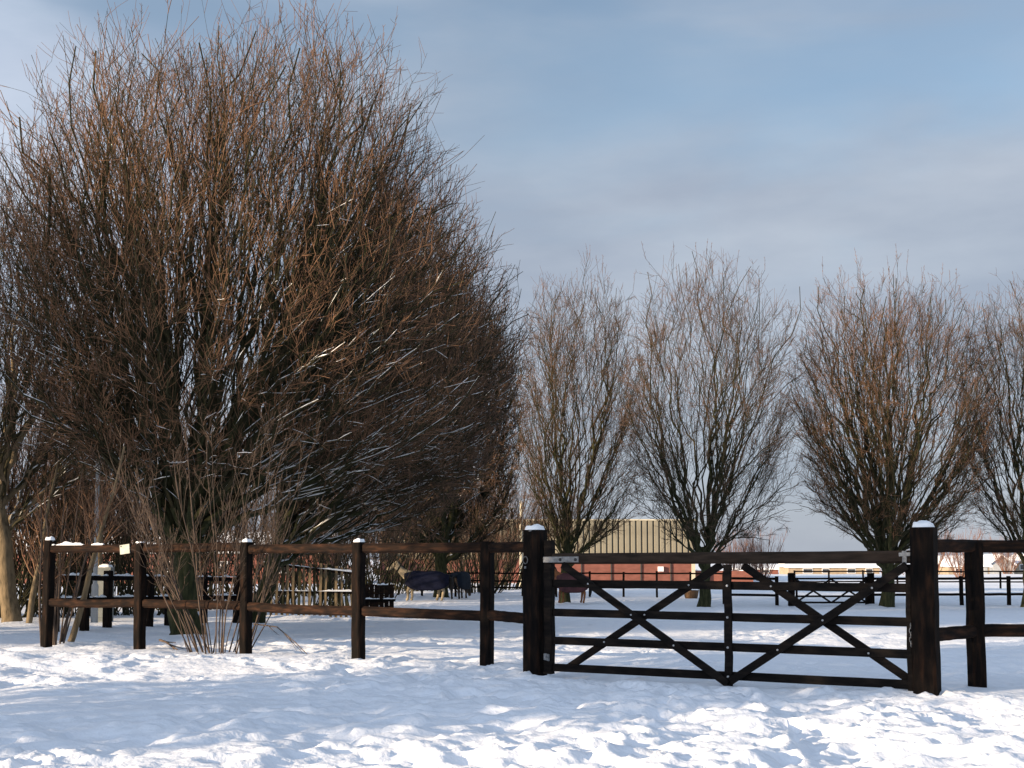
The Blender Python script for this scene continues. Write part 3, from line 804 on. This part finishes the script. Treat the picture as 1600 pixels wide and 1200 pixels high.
# ================================================================== BUILDINGS
def barn():
    Y = 113.0
    x0, x1 = at(600, 0, Y).x, at(1076, 0, Y).x
    z = float(macro(0, Y)) 
    zb = at(800, 872, Y).z; zt = at(800, 813, Y).z
    t = thing('barn', ((x0 + x1) / 2, Y, z), 'long barn with red brick base and straw-yellow ribbed upper cladding', 'barn')
    part_np('brick_wall', box(x0, x1, Y, Y + 12, z - 0.6, zb), M['brick'], t, smooth=False)
    # piers and downpipes that divide the brickwork
    xp = [at(p, 0, Y).x for p in (640, 680, 724, 768, 812, 856, 905, 950, 995, 1040)]
    for x in xp:
        part_np('downpipe', beam((x, Y - 0.08, z - 0.4), (x, Y - 0.08, zb - 0.05), 0.11, 0.11, up=(1, 0, 0), rings=2), M['iron'], t, smooth=False)
    part_np('corner_post', box(x1 - 0.28, x1 + 0.06, Y - 0.07, Y + 0.3, z - 0.4, zb - 0.01), M['cream'], t, smooth=False)
    part_np('cladding_backing', box(x0 + 0.02, x1 - 0.02, Y + 0.06, Y + 11.9, zb, zt - 0.02), M['groove'], t, smooth=False)
    w = 0.53; n = int((x1 - x0) / w)
    me = None
    for i in range(n):
        x = x0 + (x1 - x0) * (i + 0.5) / n
        if me is None:
            v, f = beam((0, 0, 0), (0, 0, zt - zb - 0.02), 0.09, w * 0.74, up=(1, 0, 0), rings=1, cham=0.35, jit=0)
            me = mesh_np('cladding_rib', v, f, False); me.materials.append(M['clad'])
        o = bpy.data.objects.new('cladding_rib', me); COL.objects.link(o); o.parent = t
        o.location = Vector((x, Y + 0.0, zb + 0.01)) - BASE[t.name]
    part_np('sill_strip', box(x0 - 0.03, x1 + 0.03, Y - 0.10, Y + 0.05, zb - 0.10, zb + 0.006), M['groove'], t, smooth=False)
    o = part_np('fascia', box(x0 - 0.1, x1 + 0.1, Y - 0.12, Y + 0.2, zt - 0.02, zt + 0.10), M['cream'], t, smooth=False)
    # low pitched roof under snow
    zr = zt + 0.05
    V = np.array([(x0 - .1, Y + .2, zr), (x1 + .1, Y + .2, zr), (x1 + .1, Y + 12, zr), (x0 - .1, Y + 12, zr), (x0 - .1, Y + 6, zr + .22), (x1 + .1, Y + 6, zr + .22), (x0 - .1, Y + 6.1, zr + .22), (x1 + .1, Y + 6.1, zr + .22)])
    F = np.array([(0, 1, 5, 4), (6, 7, 2, 3), (0, 4, 6, 3), (1, 2, 7, 5), (4, 5, 7, 6)])
    part_np('snowy_roof', (V, F), M['capsnow'], t, smooth=False)
    xw = at(1168, 0, Y).x; zw = at(1100, 892, Y).z
    w_ = part_np('yard_wall', box(x1 + 0.07, xw, Y + 1.0, Y + 1.3, z - 0.6, zw), M['brickdark'], t, smooth=False)
    part_np('snow_ridge', snow_ridge((x1 + 0.1, Y + 1.15, zw), (xw, Y + 1.15, zw), 0.34, 0.14, 6, cover=0.95), M['capsnow'], w_)
    p = at(1032, 889, Y)
    lb = part_np('wall_lamp', box(p.x - 0.25, p.x + 0.25, Y - 0.3, Y - 0.001, p.z - 0.22, p.z + 0.22), M['white'], t, smooth=False)
barn()

def stable_block():
    Y = 108.0
    x0, x1 = at(-160, 0, Y).x, at(520, 0, Y).x
    z = float(macro(0, Y))
    ze = at(100, 864, Y).z; zr = ze + 1.9
    t = thing('stable_block', ((x0 + x1) / 2, Y, z), 'low dull-brick stable block half hidden behind the left trees', 'building')
    part_np('wall', box(x0, x1, Y, Y + 7, z - 0.6, ze), M['brickdark'], t, smooth=False)
    V = np.array([(x0 - .3, Y - .35, ze - 0.05), (x1 + .3, Y - .35, ze - 0.05), (x1 + .3, Y + 7.35, ze - 0.05), (x0 - .3, Y + 7.35, ze - 0.05), (x0 - .3, Y + 3.5, zr), (x1 + .3, Y + 3.5, zr), (x0 - .3, Y - .35, ze + .08), (x1 + .3, Y - .35, ze + .08), (x0 - .3, Y + 7.35, ze + .08), (x1 + .3, Y + 7.35, ze + .08)])
    F = np.array([(6, 7, 5, 4), (4, 5, 9, 8), (0, 1, 7, 6), (2, 3, 8, 9), (0, 3, 2, 1), (0, 6, 4, 8), (1, 9, 5, 7)])
    part_np('roof', (V, F), M['capsnow'], t, smooth=False)
    for px in (-60, 10, 96, 180, 262, 345, 440):
        p = at(px, 872, Y)
        wn = part_np('window', box(p.x - 0.62, p.x + 0.62, Y - 0.05, Y - 0.002, z + 0.95, z + 2.0), M['white'], t, smooth=False)
        for sx in (-0.29, 0.29):
            part_np('pane', box(p.x + sx - 0.24, p.x + sx + 0.24, Y - 0.07, Y - 0.052, z + 1.03, z + 1.92), M['glass'], wn, smooth=False)
stable_block()

def house(label, px0, px1, Y, y_eave, y_ridge, wall, gable=False, windows=(), garage=None, z0=-5.5):
    a = at(px0, y_eave, Y); b = at(px1, y_eave, Y)
    x0, x1 = a.x, b.x; ze = a.z; zr = at(px0, y_ridge, Y).z
    dp = 7.0
    t = thing('house', ((x0 + x1) / 2, Y, z0), label, 'house', 'snow-roofed houses beyond the field')
    o = 0.35
    th = 0.22
    if not gable:
        part_np('wall', box(x0, x1, Y, Y + dp, z0, ze), M[wall], t, smooth=False)
        V = np.array([(x0 - o, Y - o, ze), (x1 + o, Y - o, ze), (x1 + o, Y + dp + o, ze), (x0 - o, Y + dp + o, ze), (x0 - o, Y + dp / 2, zr), (x1 + o, Y + dp / 2, zr), (x0 - o, Y - o, ze + th), (x1 + o, Y - o, ze + th), (x0 - o, Y + dp + o, ze + th), (x1 + o, Y + dp + o, ze + th)])
        F = np.array([(6, 7, 5, 4), (4, 5, 9, 8), (0, 1, 7, 6), (2, 3, 8, 9), (0, 3, 2, 1), (0, 6, 4, 8), (1, 9, 5, 7)])
        part_np('snowy_roof', (V, F), M['capsnow'], t, smooth=False)
    else:
        m = (x0 + x1) / 2
        V = np.array([(x0, Y, z0), (x1, Y, z0), (x1, Y, ze), (m, Y, zr - th), (x0, Y, ze), (x0, Y + dp, z0), (x1, Y + dp, z0), (x1, Y + dp, ze), (m, Y + dp, zr - th), (x0, Y + dp, ze)])
        F = np.array([(0, 1, 2, 4), (2, 3, 4, 4), (5, 9, 7, 6), (7, 9, 8, 8), (0, 4, 9, 5), (1, 6, 7, 2)])
        me = bpy.data.meshes.new('wall'); me.from_pydata([tuple(np.array(v) - np.array(BASE[t.name])) for v in V], [], [(0, 1, 2, 3, 4), (5, 9, 8, 7, 6), (0, 4, 9, 5), (1, 6, 7, 2)])
        link('wall', me, M[wall], t)
        for sgn_, xe in ((-1, x0), (1, x1)):
            xo = xe + sgn_ * o; zo = ze - (zr - ze) * o / max(0.1, abs(m - xe))
            q = np.array([(xo, Y - o, zo), (m, Y - o, zr - th), (m, Y - o, zr), (xo, Y - o, zo + th), (xo, Y + dp + o, zo), (m, Y + dp + o, zr - th), (m, Y + dp + o, zr), (xo, Y + dp + o, zo + th)])
            f = np.array([(0, 1, 2, 3), (7, 6, 5, 4), (3, 2, 6, 7), (0, 3, 7, 4), (1, 0, 4, 5)])
            part_np('snowy_roof', (q, f if sgn_ < 0 else f[:, ::-1]), M['capsnow'], t, smooth=False)
    for px, wy, ww, wh in windows:
        p = at(px, wy, Y)
        wn = part_np('window', box(p.x - ww / 2, p.x + ww / 2, Y - 0.06, Y - 0.003, p.z - wh / 2, p.z + wh / 2), M['white'], t, smooth=False)
        part_np('pane', box(p.x - ww / 2 + .1, p.x + ww / 2 - .1, Y - 0.09, Y - 0.063, p.z - wh / 2 + .1, p.z + wh / 2 - .1), M['glass'], wn, smooth=False)
    if garage:
        p0 = at(garage[0], garage[2], Y); p1 = at(garage[1], garage[3], Y)
        part_np('garage_door', box(p0.x, p1.x, Y - 0.08, Y - 0.003, min(p0.z, p1.z), max(p0.z, p1.z)), M['greypaint'], t, smooth=False)
    return t
house('wide low house with long snowy roof seen under the top gate rail', 1232, 1374, 200, 887, 876, 'buff', windows=[(1262, 892, 1.6, .8), (1290, 892, 1.2, .8), (1330, 892, 1.4, .8), (1358, 892, 1.2, .8)])
house('buff house with steep snowy roof just right of latch post', 1482, 1546, 190, 886, 868, 'buff', windows=[(1498, 892, 1.2, .9), (1515, 892, 1.2, .9)], garage=(1527, 1543, 887, 903))
house('gabled snowy house near the right edge with grey garage', 1546, 1584, 205, 881, 866, 'greypaint', gable=True, garage=(1552, 1572, 885, 901))
house('second gabled snowy house cut by the right frame edge', 1588, 1640, 210, 880, 865, 'buff', gable=True, windows=[(1600, 886, 1.5, 1.0)])
house('distant bungalow with snowy roof left of wide low house', 1148, 1216, 215, 890, 882, 'brickdark', windows=[(1165, 893, 1.4, .6), (1196, 893, 1.4, .6)])

# ================================================================== LAMP, POLE, CABINET
def lamp_post():
    Y = 30.4
    b = at(170, 0, Y); x = b.x; z = float(macro(x, Y))
    zt = at(170, 672, Y).z
    t = thing('lamp_post', (x, Y, z), 'pale slender lamp post with round lantern left of the big tree', 'lamp post')
    part_np('pole', tubes(np.array([[(x, Y, z - 0.3), (x, Y, z + 0.9), (x, Y, z + 0.95), (x, Y, zt)]]), np.array([[0.09, 0.085, 0.055, 0.045]]), 10), M['greypaint'], t)
    prof = [(0.05, 0), (0.16, 0.06), (0.27, 0.22), (0.30, 0.42), (0.27, 0.56)]
    P = np.array([[(x, Y, zt + q) for r, q in prof]]); Rr = np.array([[r for r, q in prof]])
    ln = part_np('lantern', tubes(P, Rr, 14), M['lampgl'], t)
    prof = [(0.27, 0.565), (0.36, 0.58), (0.30, 0.66), (0.14, 0.73), (0.01, 0.76)]
    part_np('lantern_hood', tubes(np.array([[(x, Y, zt + q) for r, q in prof]]), np.array([[r for r, q in prof]]), 14), M['capsnow'], ln)
lamp_post()
def slim_pole():
    Y = 90.0
    x = at(814, 0, Y).x; z = float(macro(x, Y)); zt = at(814, 785, Y).z
    t = thing('slim_pole', (x, Y, z), 'pale slim pole rising behind the hinge post', 'pole')
    part_np('shaft', tubes(np.array([[(x, Y, z - 0.3), (x, Y, z + 2), (x, Y, zt)]]), np.array([[0.16, 0.14, 0.11]]), 8), M['cream'], t)
    part_np('cap', tubes(np.array([[(x, Y, zt - 0.01), (x, Y, zt + 0.10), (x, Y, zt + 0.14)]]), np.array([[0.15, 0.15, 0.02]]), 8), M['greypaint'], t)
slim_pole()
def cabinet():
    Y = 31.0
    x0, x1 = at(172, 0, Y).x, at(193, 0, Y).x; z = float(macro(x0, Y))
    t = thing('utility_cabinet', ((x0 + x1) / 2, Y, z), 'upright pale grey utility cabinet behind the left fence', 'cabinet')
    part_np('case', box(x0, x1, Y, Y + 0.3, z - 0.1, z + 1.35), M['cabinetgrey'], t, smooth=False)
    part_np('door', box(x0 + 0.03, x1 - 0.03, Y - 0.018, Y - 0.002, z + 0.1, z + 1.28), M['cabinetgrey'], t, smooth=False)
    part_np('snow_cap', snow_dome((x0 + x1) / 2, Y + 0.15, z + 1.35, x1 - x0, 0.3, 0.07, 0, seed=5), M['capsnow'], t)
cabinet()

# ================================================================== TREES
def gb(px, Y, sink=0.0):
    x = at(px, 0, Y).x if False else (px - 800) / FPX * Y
    return (x, Y, float(macro(x, Y)))
big = tree('bare_tree', 'largest bare tree, many-stemmed and snow-lined, behind the twiggy shrub', gb(292, 23), 2.3, (gb(372, 23)[0], 23, 6.5), (4.75, 4.4, 5.05), 0.28,
           N1=28, N2=190, N3=1600, n35=2, n4=4, seed=3, snow=0.95, low=-0.74, tr=0.0040, tall=70, shoot=(0.2, 0.5), pw=2.1, inner=0.66)
lean = tree('bare_tree', 'bare tree with trunk leaning right behind the largest tree', gb(393, 30), 2.2, (gb(615, 30)[0], 30.5, 6.0), (3.3, 3.3, 4.7), 0.22,
            N1=18, N2=115, N3=950, n35=2, n4=4, seed=8, lean=(0.9, 0), snow=0.8, low=-0.72, twig='twigdark', tr=0.006, tall=20, pw=2.0, inner=0.62)
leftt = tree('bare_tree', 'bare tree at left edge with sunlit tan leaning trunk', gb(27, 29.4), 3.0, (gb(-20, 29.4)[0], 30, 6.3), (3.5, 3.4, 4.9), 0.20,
             N1=14, N2=80, N3=560, n35=2, n4=4, seed=21, lean=(-0.5, 0), bark='barktan', snow=0.6, low=-0.6, twig='twigdark', tr=0.006, tall=60, shoot=(0.8, 2.6))
t4 = tree('bare_tree', 'dark dense bare tree behind the ponies, right of the largest tree', gb(690, 58), 2.6, (gb(680, 58)[0], 58, 8.2), (4.6, 4.2, 7.4), 0.32,
          N1=18, N2=110, N3=950, n35=2, n4=4, seed=31, low=-0.78, twig='twigdark', tr=0.0115, twl=0.45, snow=0.3, tall=30)
t5 = tree('bare_tree', 'slender bare tree standing behind the hinge post', gb(882, 52), 2.3, (gb(903, 52)[0], 52, 7.4), (3.1, 2.7, 6.2), 0.22,
          N1=12, N2=72, N3=560, n35=2, n4=5, seed=41, low=-0.90, twig='twigdark', tr=0.0056, tall=30, lean=(0.1, 0))
t6 = tree('bare_tree', 'open-crowned bare tree behind the middle of the gate', gb(1100, 47.5), 2.0, (gb(1108, 47.5)[0], 47.5, 7.1), (4.05, 3.4, 5.6), 0.23,
          N1=11, N2=72, N3=560, n35=2, n4=5, seed=55, low=-0.90, twig='twigdark', tr=0.0056, tall=34, rough=0.18)
t7 = tree('bare_tree', 'round orange-topped bare tree left of the latch post', gb(1385, 47.5), 1.9, (gb(1392, 47.5)[0], 47.5, 6.9), (4.3, 3.6, 5.4), 0.27,
          N1=18, N2=105, N3=800, n35=2, n4=5, seed=63, low=-0.90, tr=0.0056, tall=40)
t8 = tree('bare_tree', 'bare tree at right edge behind the fence', gb(1600, 48), 2.2, (gb(1612, 48)[0], 48, 6.9), (3.3, 2.8, 5.4), 0.20,
          N1=12, N2=66, N3=500, n35=2, n4=5, seed=71, low=-0.90, twig='twigdark', tr=0.0056, tall=24, lean=(0.15, 0))
# row continued left with unseen copies, added to shade the trees in view
copy_tree(t7, (-22.0, 19.0, -0.1), 1.2, 'first unseen bare tree added left of frame for shade')
copy_tree(t5, (-27.0, 31.0, -0.3), 2.6, 'second unseen bare tree added left of frame for shade')
copy_tree(big, (-22.0, 13.0, 0.0), 2.4, 'unseen bare tree added for shade nearest the camera, left of frame')
copy_tree(t7, (-18.0, 31.5, -0.4), 4.4, 'unseen bare tree added for shade just beyond the left frame edge')
copy_tree(t4, (-28.0, 28.0, -0.3), 0.7, 'tall unseen bare tree added for shade, far left of frame', 0.85)

def evergreen(x, y, h, r, seed):
    """dense evergreen, unseen off to the left, added to throw shade across the gate"""
    rs = np.random.RandomState(seed)
    z = float(macro(x, y))
    t = thing('added_evergreen', (x, y, z), 'unseen dark green evergreen added left of the camera to shade the gate', 'tree')
    part_np('trunk', tubes(np.array([[(x, y, z - 0.3), (x, y, z + 1.2), (x, y, z + h * 0.9)]]), np.array([[0.22, 0.17, 0.03]]), 10), M['bark'], t)
    n = 12000
    u = rs.normal(0, 1, (n, 3)); u /= np.linalg.norm(u, axis=1, keepdims=True)
    q = u * (rs.rand(n, 1) ** 0.4) * np.array((r, r, h / 2))
    q *= (0.85 + 0.3 * vnoise(u[:, 0] * 3 + 9, u[:, 2] * 4 + u[:, 1] * 2))[:, None]
    c = q + np.array((x, y, z + h / 2 + 0.25))
    a = norm(rs.normal(0, 1, (n, 3))); b = norm(np.cross(a, rs.normal(0, 1, (n, 3))))
    s = rs.uniform(0.09, 0.17, (n, 1))
    V = np.stack([c - a * s, c + b * s * 0.5, c + a * s, c - b * s * 0.5], 1).reshape(-1, 3)
    F = np.arange(n * 4).reshape(n, 4)
    part_np('crown', (V, F), M['needle'], t, smooth=False, kind='stuff')
evergreen(-14.2, 3.6, 9.4, 2.9, 4)  # unseen shade caster, added and sized so its shadow covers the gate

# undergrowth and young trees behind the left fence
und = [(40, 34, 1.0), (130, 37, 1.15), (225, 38, 1.05), (470, 42, 0.85), (560, 47, 0.95), (775, 78, 1.5), (640, 72, 1.3), (-40, 33, 1.0), (320, 43, 1.15), (410, 52, 1.1), (705, 84, 1.2), (520, 60, 1.2), (20, 48, 1.35), (95, 52, 1.3), (185, 55, 1.4), (270, 50, 1.25), (600, 64, 1.25), (745, 66, 1.0)]
lab = ['left of the lamp post', 'around the foot of the lamp post', 'between lamp post and largest tree', 'behind the picket fence', 'above the boarded panel',
       'left of the slim pole', 'behind the navy-rugged pony', 'at the left frame edge', 'behind the largest trunk', 'behind the leaning trunk', 'above the grazing dark pony', 'far behind the picket fence', 'deep behind the tan leaning trunk', 'deep behind the leftmost fence bay',
       'deep behind the lamp post', 'deep behind the pale notice plate', 'rising behind the boarded panel', 'between the grazing pony and the slim pole']
protos = []
for k, ((px, Y, sc), l) in enumerate(zip(und, lab)):
    l = 'brown leafless thicket ' + l
    if k < 3:
        protos.append(shrub('thicket', l, gb(px, Y), [7.2, 7.6, 6.8][k], 1.2, 0.66, 60, 13, 101 + k, r0=0.024, mat='branch', twig='twig' if k != 1 else 'twigdark', cat='thicket', group='brown thickets behind the left fence', tl=0.5, wob=0.10))
    else:
        copy_tree(protos[k % 3], gb(px, Y), k * 1.7, l, sc)

# front shrub and saplings by the fence
shrub('coppice_shrub', 'leafless shrub of fanned brown stems growing through the left fence', (at(356, 0, 16.6).x, 16.75, 0.0), 3.3, 0.40, 0.56, 36, 7, 7, r0=0.0105, cat='shrub', tl=0.2, wob=0.06, twig='stem')
shrub('coppice_shrub', 'small clump of thin stems behind the leftmost fence posts', (at(98, 0, 18.6).x, 18.7, 0.0), 2.7, 0.22, 0.36, 11, 7, 12, r0=0.02, cat='shrub', tl=0.2)
def sapling(label, px, Y, h, lean_, r, seed):
    b = gb(px, Y); rs = np.random.RandomState(seed)
    t = thing('sapling', b, label, 'sapling')
    P = grow(np.array([[b[0], b[1], b[2] - 0.2]]), np.array([[lean_, 0, 1.0]]), np.array([h]), 10, 0.15, 0.05, rs)
    rr = r * np.linspace(1.1, 0.3, 11)[None]
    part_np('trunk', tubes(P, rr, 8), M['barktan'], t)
    P2, r2 = children(P, rr, 14, (0.3, 0.98), (30, 60), 0.1, (0.2, 0.4), 0.5, np.array(b), np.array((99., 99, 99)), rs, 5, 0.5, 0.1, 0.4, 0.008)
    P3, r3 = children(P2, r2, 8, (0.2, 0.98), (30, 60), 0.1, (0.2, 0.5), 0.3, np.array(b), np.array((99., 99, 99)), rs, 4, 0.5, 0.12, 0.6, 0.005)
    part_np('twigs', cat_vf([tubes(P2, r2, 4), tubes(P3, r3, 3)]), M['twig'], t, kind='stuff')
sapling('thin sapling close beside the tan leaning trunk', 48, 28.6, 4.0, 0.05, 0.07, 1)
sapling('yellowish sapling just left of the lamp post', 152, 32.0, 5.0, 0.03, 0.10, 2)
sapling('dark sapling leaning right by the leftmost fence bay', 107, 19.4, 3.4, 0.28, 0.05, 3)

# fallen sticks in the snow
def stick(label, pts_, r, seed):
    P = np.array([[(x, y, gz(x, y) + dz) for x, y, dz in pts_]])
    o = thing('fallen_branch', tuple(P[0, 0]), label, 'stick')
    rr = np.linspace(r, r * 0.4, P.shape[1])[None]
    part_np('stick', tubes(P, rr, 6), M['stem'], o)
    rs = np.random.RandomState(seed)
    P2, r2 = children(P, rr, 3, (0.2, 0.8), (30, 50), 0.15, (0.2, 0.4), 0.15, P[0, 0], np.array((99., 99, 99)), rs, 4, 0.2, 0.08, 0.7, 0.004)
    part_np('side_twig', tubes(P2, r2, 4), M['stem'], o)
xa = at(248, 0, 17.2).x
stick('dark fallen stick lying in snow left of the front shrub', [(xa, 17.9, 0.14), (xa + 0.2, 17.5, 0.07), (xa + 0.42, 17.1, 0.03), (xa + 0.58, 16.9, -0.02)], 0.018, 1)
xb = at(425, 0, 16).x
stick('thin branching stick in snow right of the front shrub', [(xb - 0.25, 16.6, 0.40), (xb + 0.1, 16.4, 0.36), (xb + 0.4, 16.1, 0.16), (xb + 0.62, 15.9, -0.02)], 0.010, 2)

# ================================================================== PONIES
def pony(label, px, Y, heading, sc, coat, rug, graze=False, stretch=1.15):
    bx = (px - 800) / FPX * Y
    z = gz(bx, Y)
    t = thing('pony', (bx, Y, z), label, 'pony', 'ponies in the paddock')
    t.rotation_euler = (0, 0, heading)
    t.scale = (sc * stretch, sc, sc)
    vs_, es, rs_ = [], [], []
    def v(x, y, zz, r, par=None):
        vs_.append((x, y, zz)); rs_.append(r)
        if par is not None: es.append((par, len(vs_) - 1))
        return len(vs_) - 1
    pel = v(-0.50, 0, 1.00, 0.255)
    rump = v(-0.72, 0, 0.95, 0.17, pel)
    mid = v(-0.08, 0, 0.93, 0.275, pel)
    che = v(0.36, 0, 0.96, 0.25, mid)
    if graze:
        nb = v(0.58, 0, 0.92, 0.16, che); nm = v(0.80, 0, 0.68, 0.115, nb); po = v(0.95, 0, 0.42, 0.10, nm)
        br_ = v(1.02, 0, 0.24, 0.075, po); mu = v(1.06, 0, 0.10, 0.06, br_)
        ears = [(0.99, s * 0.07, 0.55) for s in (-1, 1)]
    else:
        nb = v(0.56, 0, 1.10, 0.17, che); nm = v(0.72, 0, 1.30, 0.12, nb); po = v(0.83, 0, 1.47, 0.10, nm)
        br_ = v(1.00, 0, 1.36, 0.078, po); mu = v(1.13, 0, 1.25, 0.06, br_)
        ears = [(0.80, s * 0.07, 1.63) for s in (-1, 1)]
    for e in ears:
        v(*e, 0.018, po)
    for k, s in enumerate((-1, 1)):
        dx = 0.07 * (1 if s > 0 else -1)
        a = v(0.36, s * 0.13, 0.72, 0.10, che); b = v(0.38 + dx, s * 0.13, 0.42, 0.052, a); c_ = v(0.38 + dx, s * 0.13, 0.14, 0.040, b); v(0.42 + dx, s * 0.13, 0.02, 0.055, c_)
        a = v(-0.50, s * 0.14, 0.74, 0.14, pel); b = v(-0.62 - dx, s * 0.14, 0.44, 0.06, a); c_ = v(-0.58 - dx, s * 0.14, 0.14, 0.042, b); v(-0.54 - dx, s * 0.14, 0.02, 0.055, c_)
    me = bpy.data.meshes.new('body'); me.from_pydata(vs_, es, [])
    o = link('body', me, M[coat], t)
    md = o.modifiers.new('skin', 'SKIN'); md.use_smooth_shade = True
    for i, r in enumerate(rs_):
        sv = me.skin_vertices[0].data[i]; sv.radius = (r, r); sv.use_root = (i == 0)
    sb = o.modifiers.new('sub', 'SUBSURF'); sb.levels = 2; sb.render_levels = 2
    # tail and mane
    T = np.array([[(-0.82, 0, 1.0), (-0.93, 0, 0.9), (-0.95, 0, 0.6), (-0.93, 0, 0.32)]])
    v_, f_ = tubes(T, np.array([[0.03, 0.06, 0.07, 0.02]]), 8)
    link('tail', mesh_np('tail', v_, f_), M['mane'], t)
    a = np.array(vs_[nb]) + (0, 0, 0.15); b = np.array(vs_[nm]) + np.array((-0.06, 0, 0.11)); c_ = np.array(vs_[po]) + np.array((-0.04, 0, 0.12))
    if graze: a = np.array(vs_[nb]) + (0.1, 0, 0.14); b = np.array(vs_[nm]) + np.array((0.09, 0, 0.08)); c_ = np.array(vs_[po]) + np.array((0.09, 0, 0.06))
    v_, f_ = tubes(np.array([[a, b, c_]]), np.array([[0.03, 0.055, 0.03]]), 6)
    link('mane', mesh_np('mane', v_, f_), M['mane'], t)
    if rug:
        secs = []
        for x in np.linspace(-0.86, 0.58, 11):
            k = (x + 0.86) / 1.44
            w = 0.315 * (1 - 0.45 * max(0, (0.18 - k) / 0.18) ** 1.6) * (1 - 0.30 * max(0, (k - 0.8) / 0.2) ** 1.5)
            top = 1.265 - 0.07 * math.sin(math.pi * min(1, max(0, (k - 0.1) / 0.8))) - 0.34 * max(0, (0.34 - k) / 0.34) ** 2.2 - 0.14 * max(0, (k - 0.75) / 0.25) ** 2
            hem = 0.42 + 0.30 * max(0, (k - 0.70) / 0.30) ** 2 + 0.22 * max(0, (0.3 - k) / 0.3) ** 2
            secs.append([(x, s_ * w * wx, zz) for s_, wx, zz in ((-1, 0.98, hem), (-1, 1.05, 0.80), (-1, 1.0, 0.98), (-1, 0.80, 1.12), (-1, 0.45, top - 0.035), (0, 0, top), (1, 0.45, top - 0.035), (1, 0.80, 1.12), (1, 1.0, 0.98), (1, 1.05, 0.80), (1, 0.98, hem))])
        V = np.array(secs).reshape(-1, 3); m = 11
        F = np.array([(i * m + j, i * m + j + 1, (i + 1) * m + j + 1, (i + 1) * m + j) for i in range(10) for j in range(10)])
        ro = link('rug', mesh_np('rug', V, F), M[rug], t)
        so_ = ro.modifiers.new('thick', 'SOLIDIFY'); so_.thickness = 0.02
        sb = ro.modifiers.new('sub', 'SUBSURF'); sb.levels = 1; sb.render_levels = 1
    return t
pony('pale-necked pony in navy rug facing left beyond the fence', 660, 52, math.pi + 0.10, 1.04, 'dun', 'navy', stretch=1.26)
pony('dark pony in blue-black rug grazing right of the navy-rugged pony', 720, 55, 1.25, 1.0, 'darkbay', 'navy2', graze=True, stretch=1.1)
pony('chestnut pony in maroon rug seen behind the hinge end of gate', 890, 50, math.pi - 0.15, 1.0, 'chestnut', 'maroon', graze=False, stretch=0.9)

def tub():
    Y = 57.6
    p = at(1080, 929, Y)
    t = thing('feed_tub', tuple(p), 'small rounded brown feed tub hanging on the rail fence by a trunk', 'tub')
    prof = [(0.02, -0.28), (0.20, -0.27), (0.30, -0.12), (0.34, 0.08), (0.36, 0.20), (0.33, 0.20), (0.30, 0.05), (0.02, -0.2)]
    part_np('bucket', tubes(np.array([[(p.x, p.y, p.z + q) for r, q in prof]]), np.array([[r for r, q in prof]]), 16), M['brownplastic'], t)
    th = np.linspace(0, math.pi, 9)
    part_np('handle', tubes(np.stack([p.x + 0.34 * np.cos(th), np.full(9, p.y), p.z + 0.2 + 0.25 * np.sin(th)], 1)[None], np.full((1, 9), 0.012), 5), M['iron'], t)
tub()

# ================================================================== FAR TREES
far = [(1190, 120, 5.2, 1.5, 'reddish far tree between the open-crowned tree and the round tree'), (1145, 135, 5.6, 2.0, 'reddish far tree at the barn end'),
       (1500, 130, 5.6, 2.2, 'reddish far tree just right of the latch post'), (1455, 150, 6.0, 2.2, 'reddish far tree directly behind the latch post'),
       (1572, 150, 5.0, 2.0, 'reddish far tree near the right frame edge'), (775, 98, 5.5, 2.2, 'brown far tree in front of the barn, left of hinge post')]
protos = []
for i, (px, Y, h, w, l) in enumerate(far):
    b = gb(px, Y)
    if i < 2:
        protos.append(shrub('far_tree', l, b, h, w * 0.3, 0.55, 40, 12, 300 + i, r0=0.04, mat='twigred', twig='twigred', cat='tree', group='reddish far trees', tl=0.8))
    else:
        copy_tree(protos[i % 2], b, i * 1.3, l, h / 5.4)
def far_wood():
    rs = np.random.RandomState(9)
    parts = []
    for i in range(70):
        x = rs.uniform(-190, 190); y = rs.uniform(225, 300)
        z = float(macro(x, y)); h = rs.uniform(6, 9.5)
        n = 12
        p = np.tile(np.array((x, y, z)), (n, 1)) + rs.normal(0, 1.3, (n, 3)) * np.array((1, 1, 0))
        dd = rs.normal(0, 0.33, (n, 3)) * np.array((1, 1, 0)) + np.array((0, 0, 1.0))
        P = grow(p, dd, h * rs.uniform(0.5, 1.0, n), 4, 0.2, 0.08, rs)
        r_ = np.tile(np.linspace(0.16, 0.06, 5), (n, 1))
        P2, r2 = children(P, r_, 5, (0.3, 0.98), (25, 55), 0.1, (0.2, 0.4), 0.8, p[0], np.array((99., 99, 99)), rs, 2, 0.4, 0.1, 0.5, 0.05)
        parts += [tubes(P, r_, 3), tubes(P2, r2, 3)]
    v, f = cat_vf(parts)
    o = link('far_wood', mesh_np('far_wood', v, f), M['twigred'])
    tag(o, 'hazy reddish-brown bare wood along the horizon beyond the houses', 'wood', kind='stuff')
far_wood()
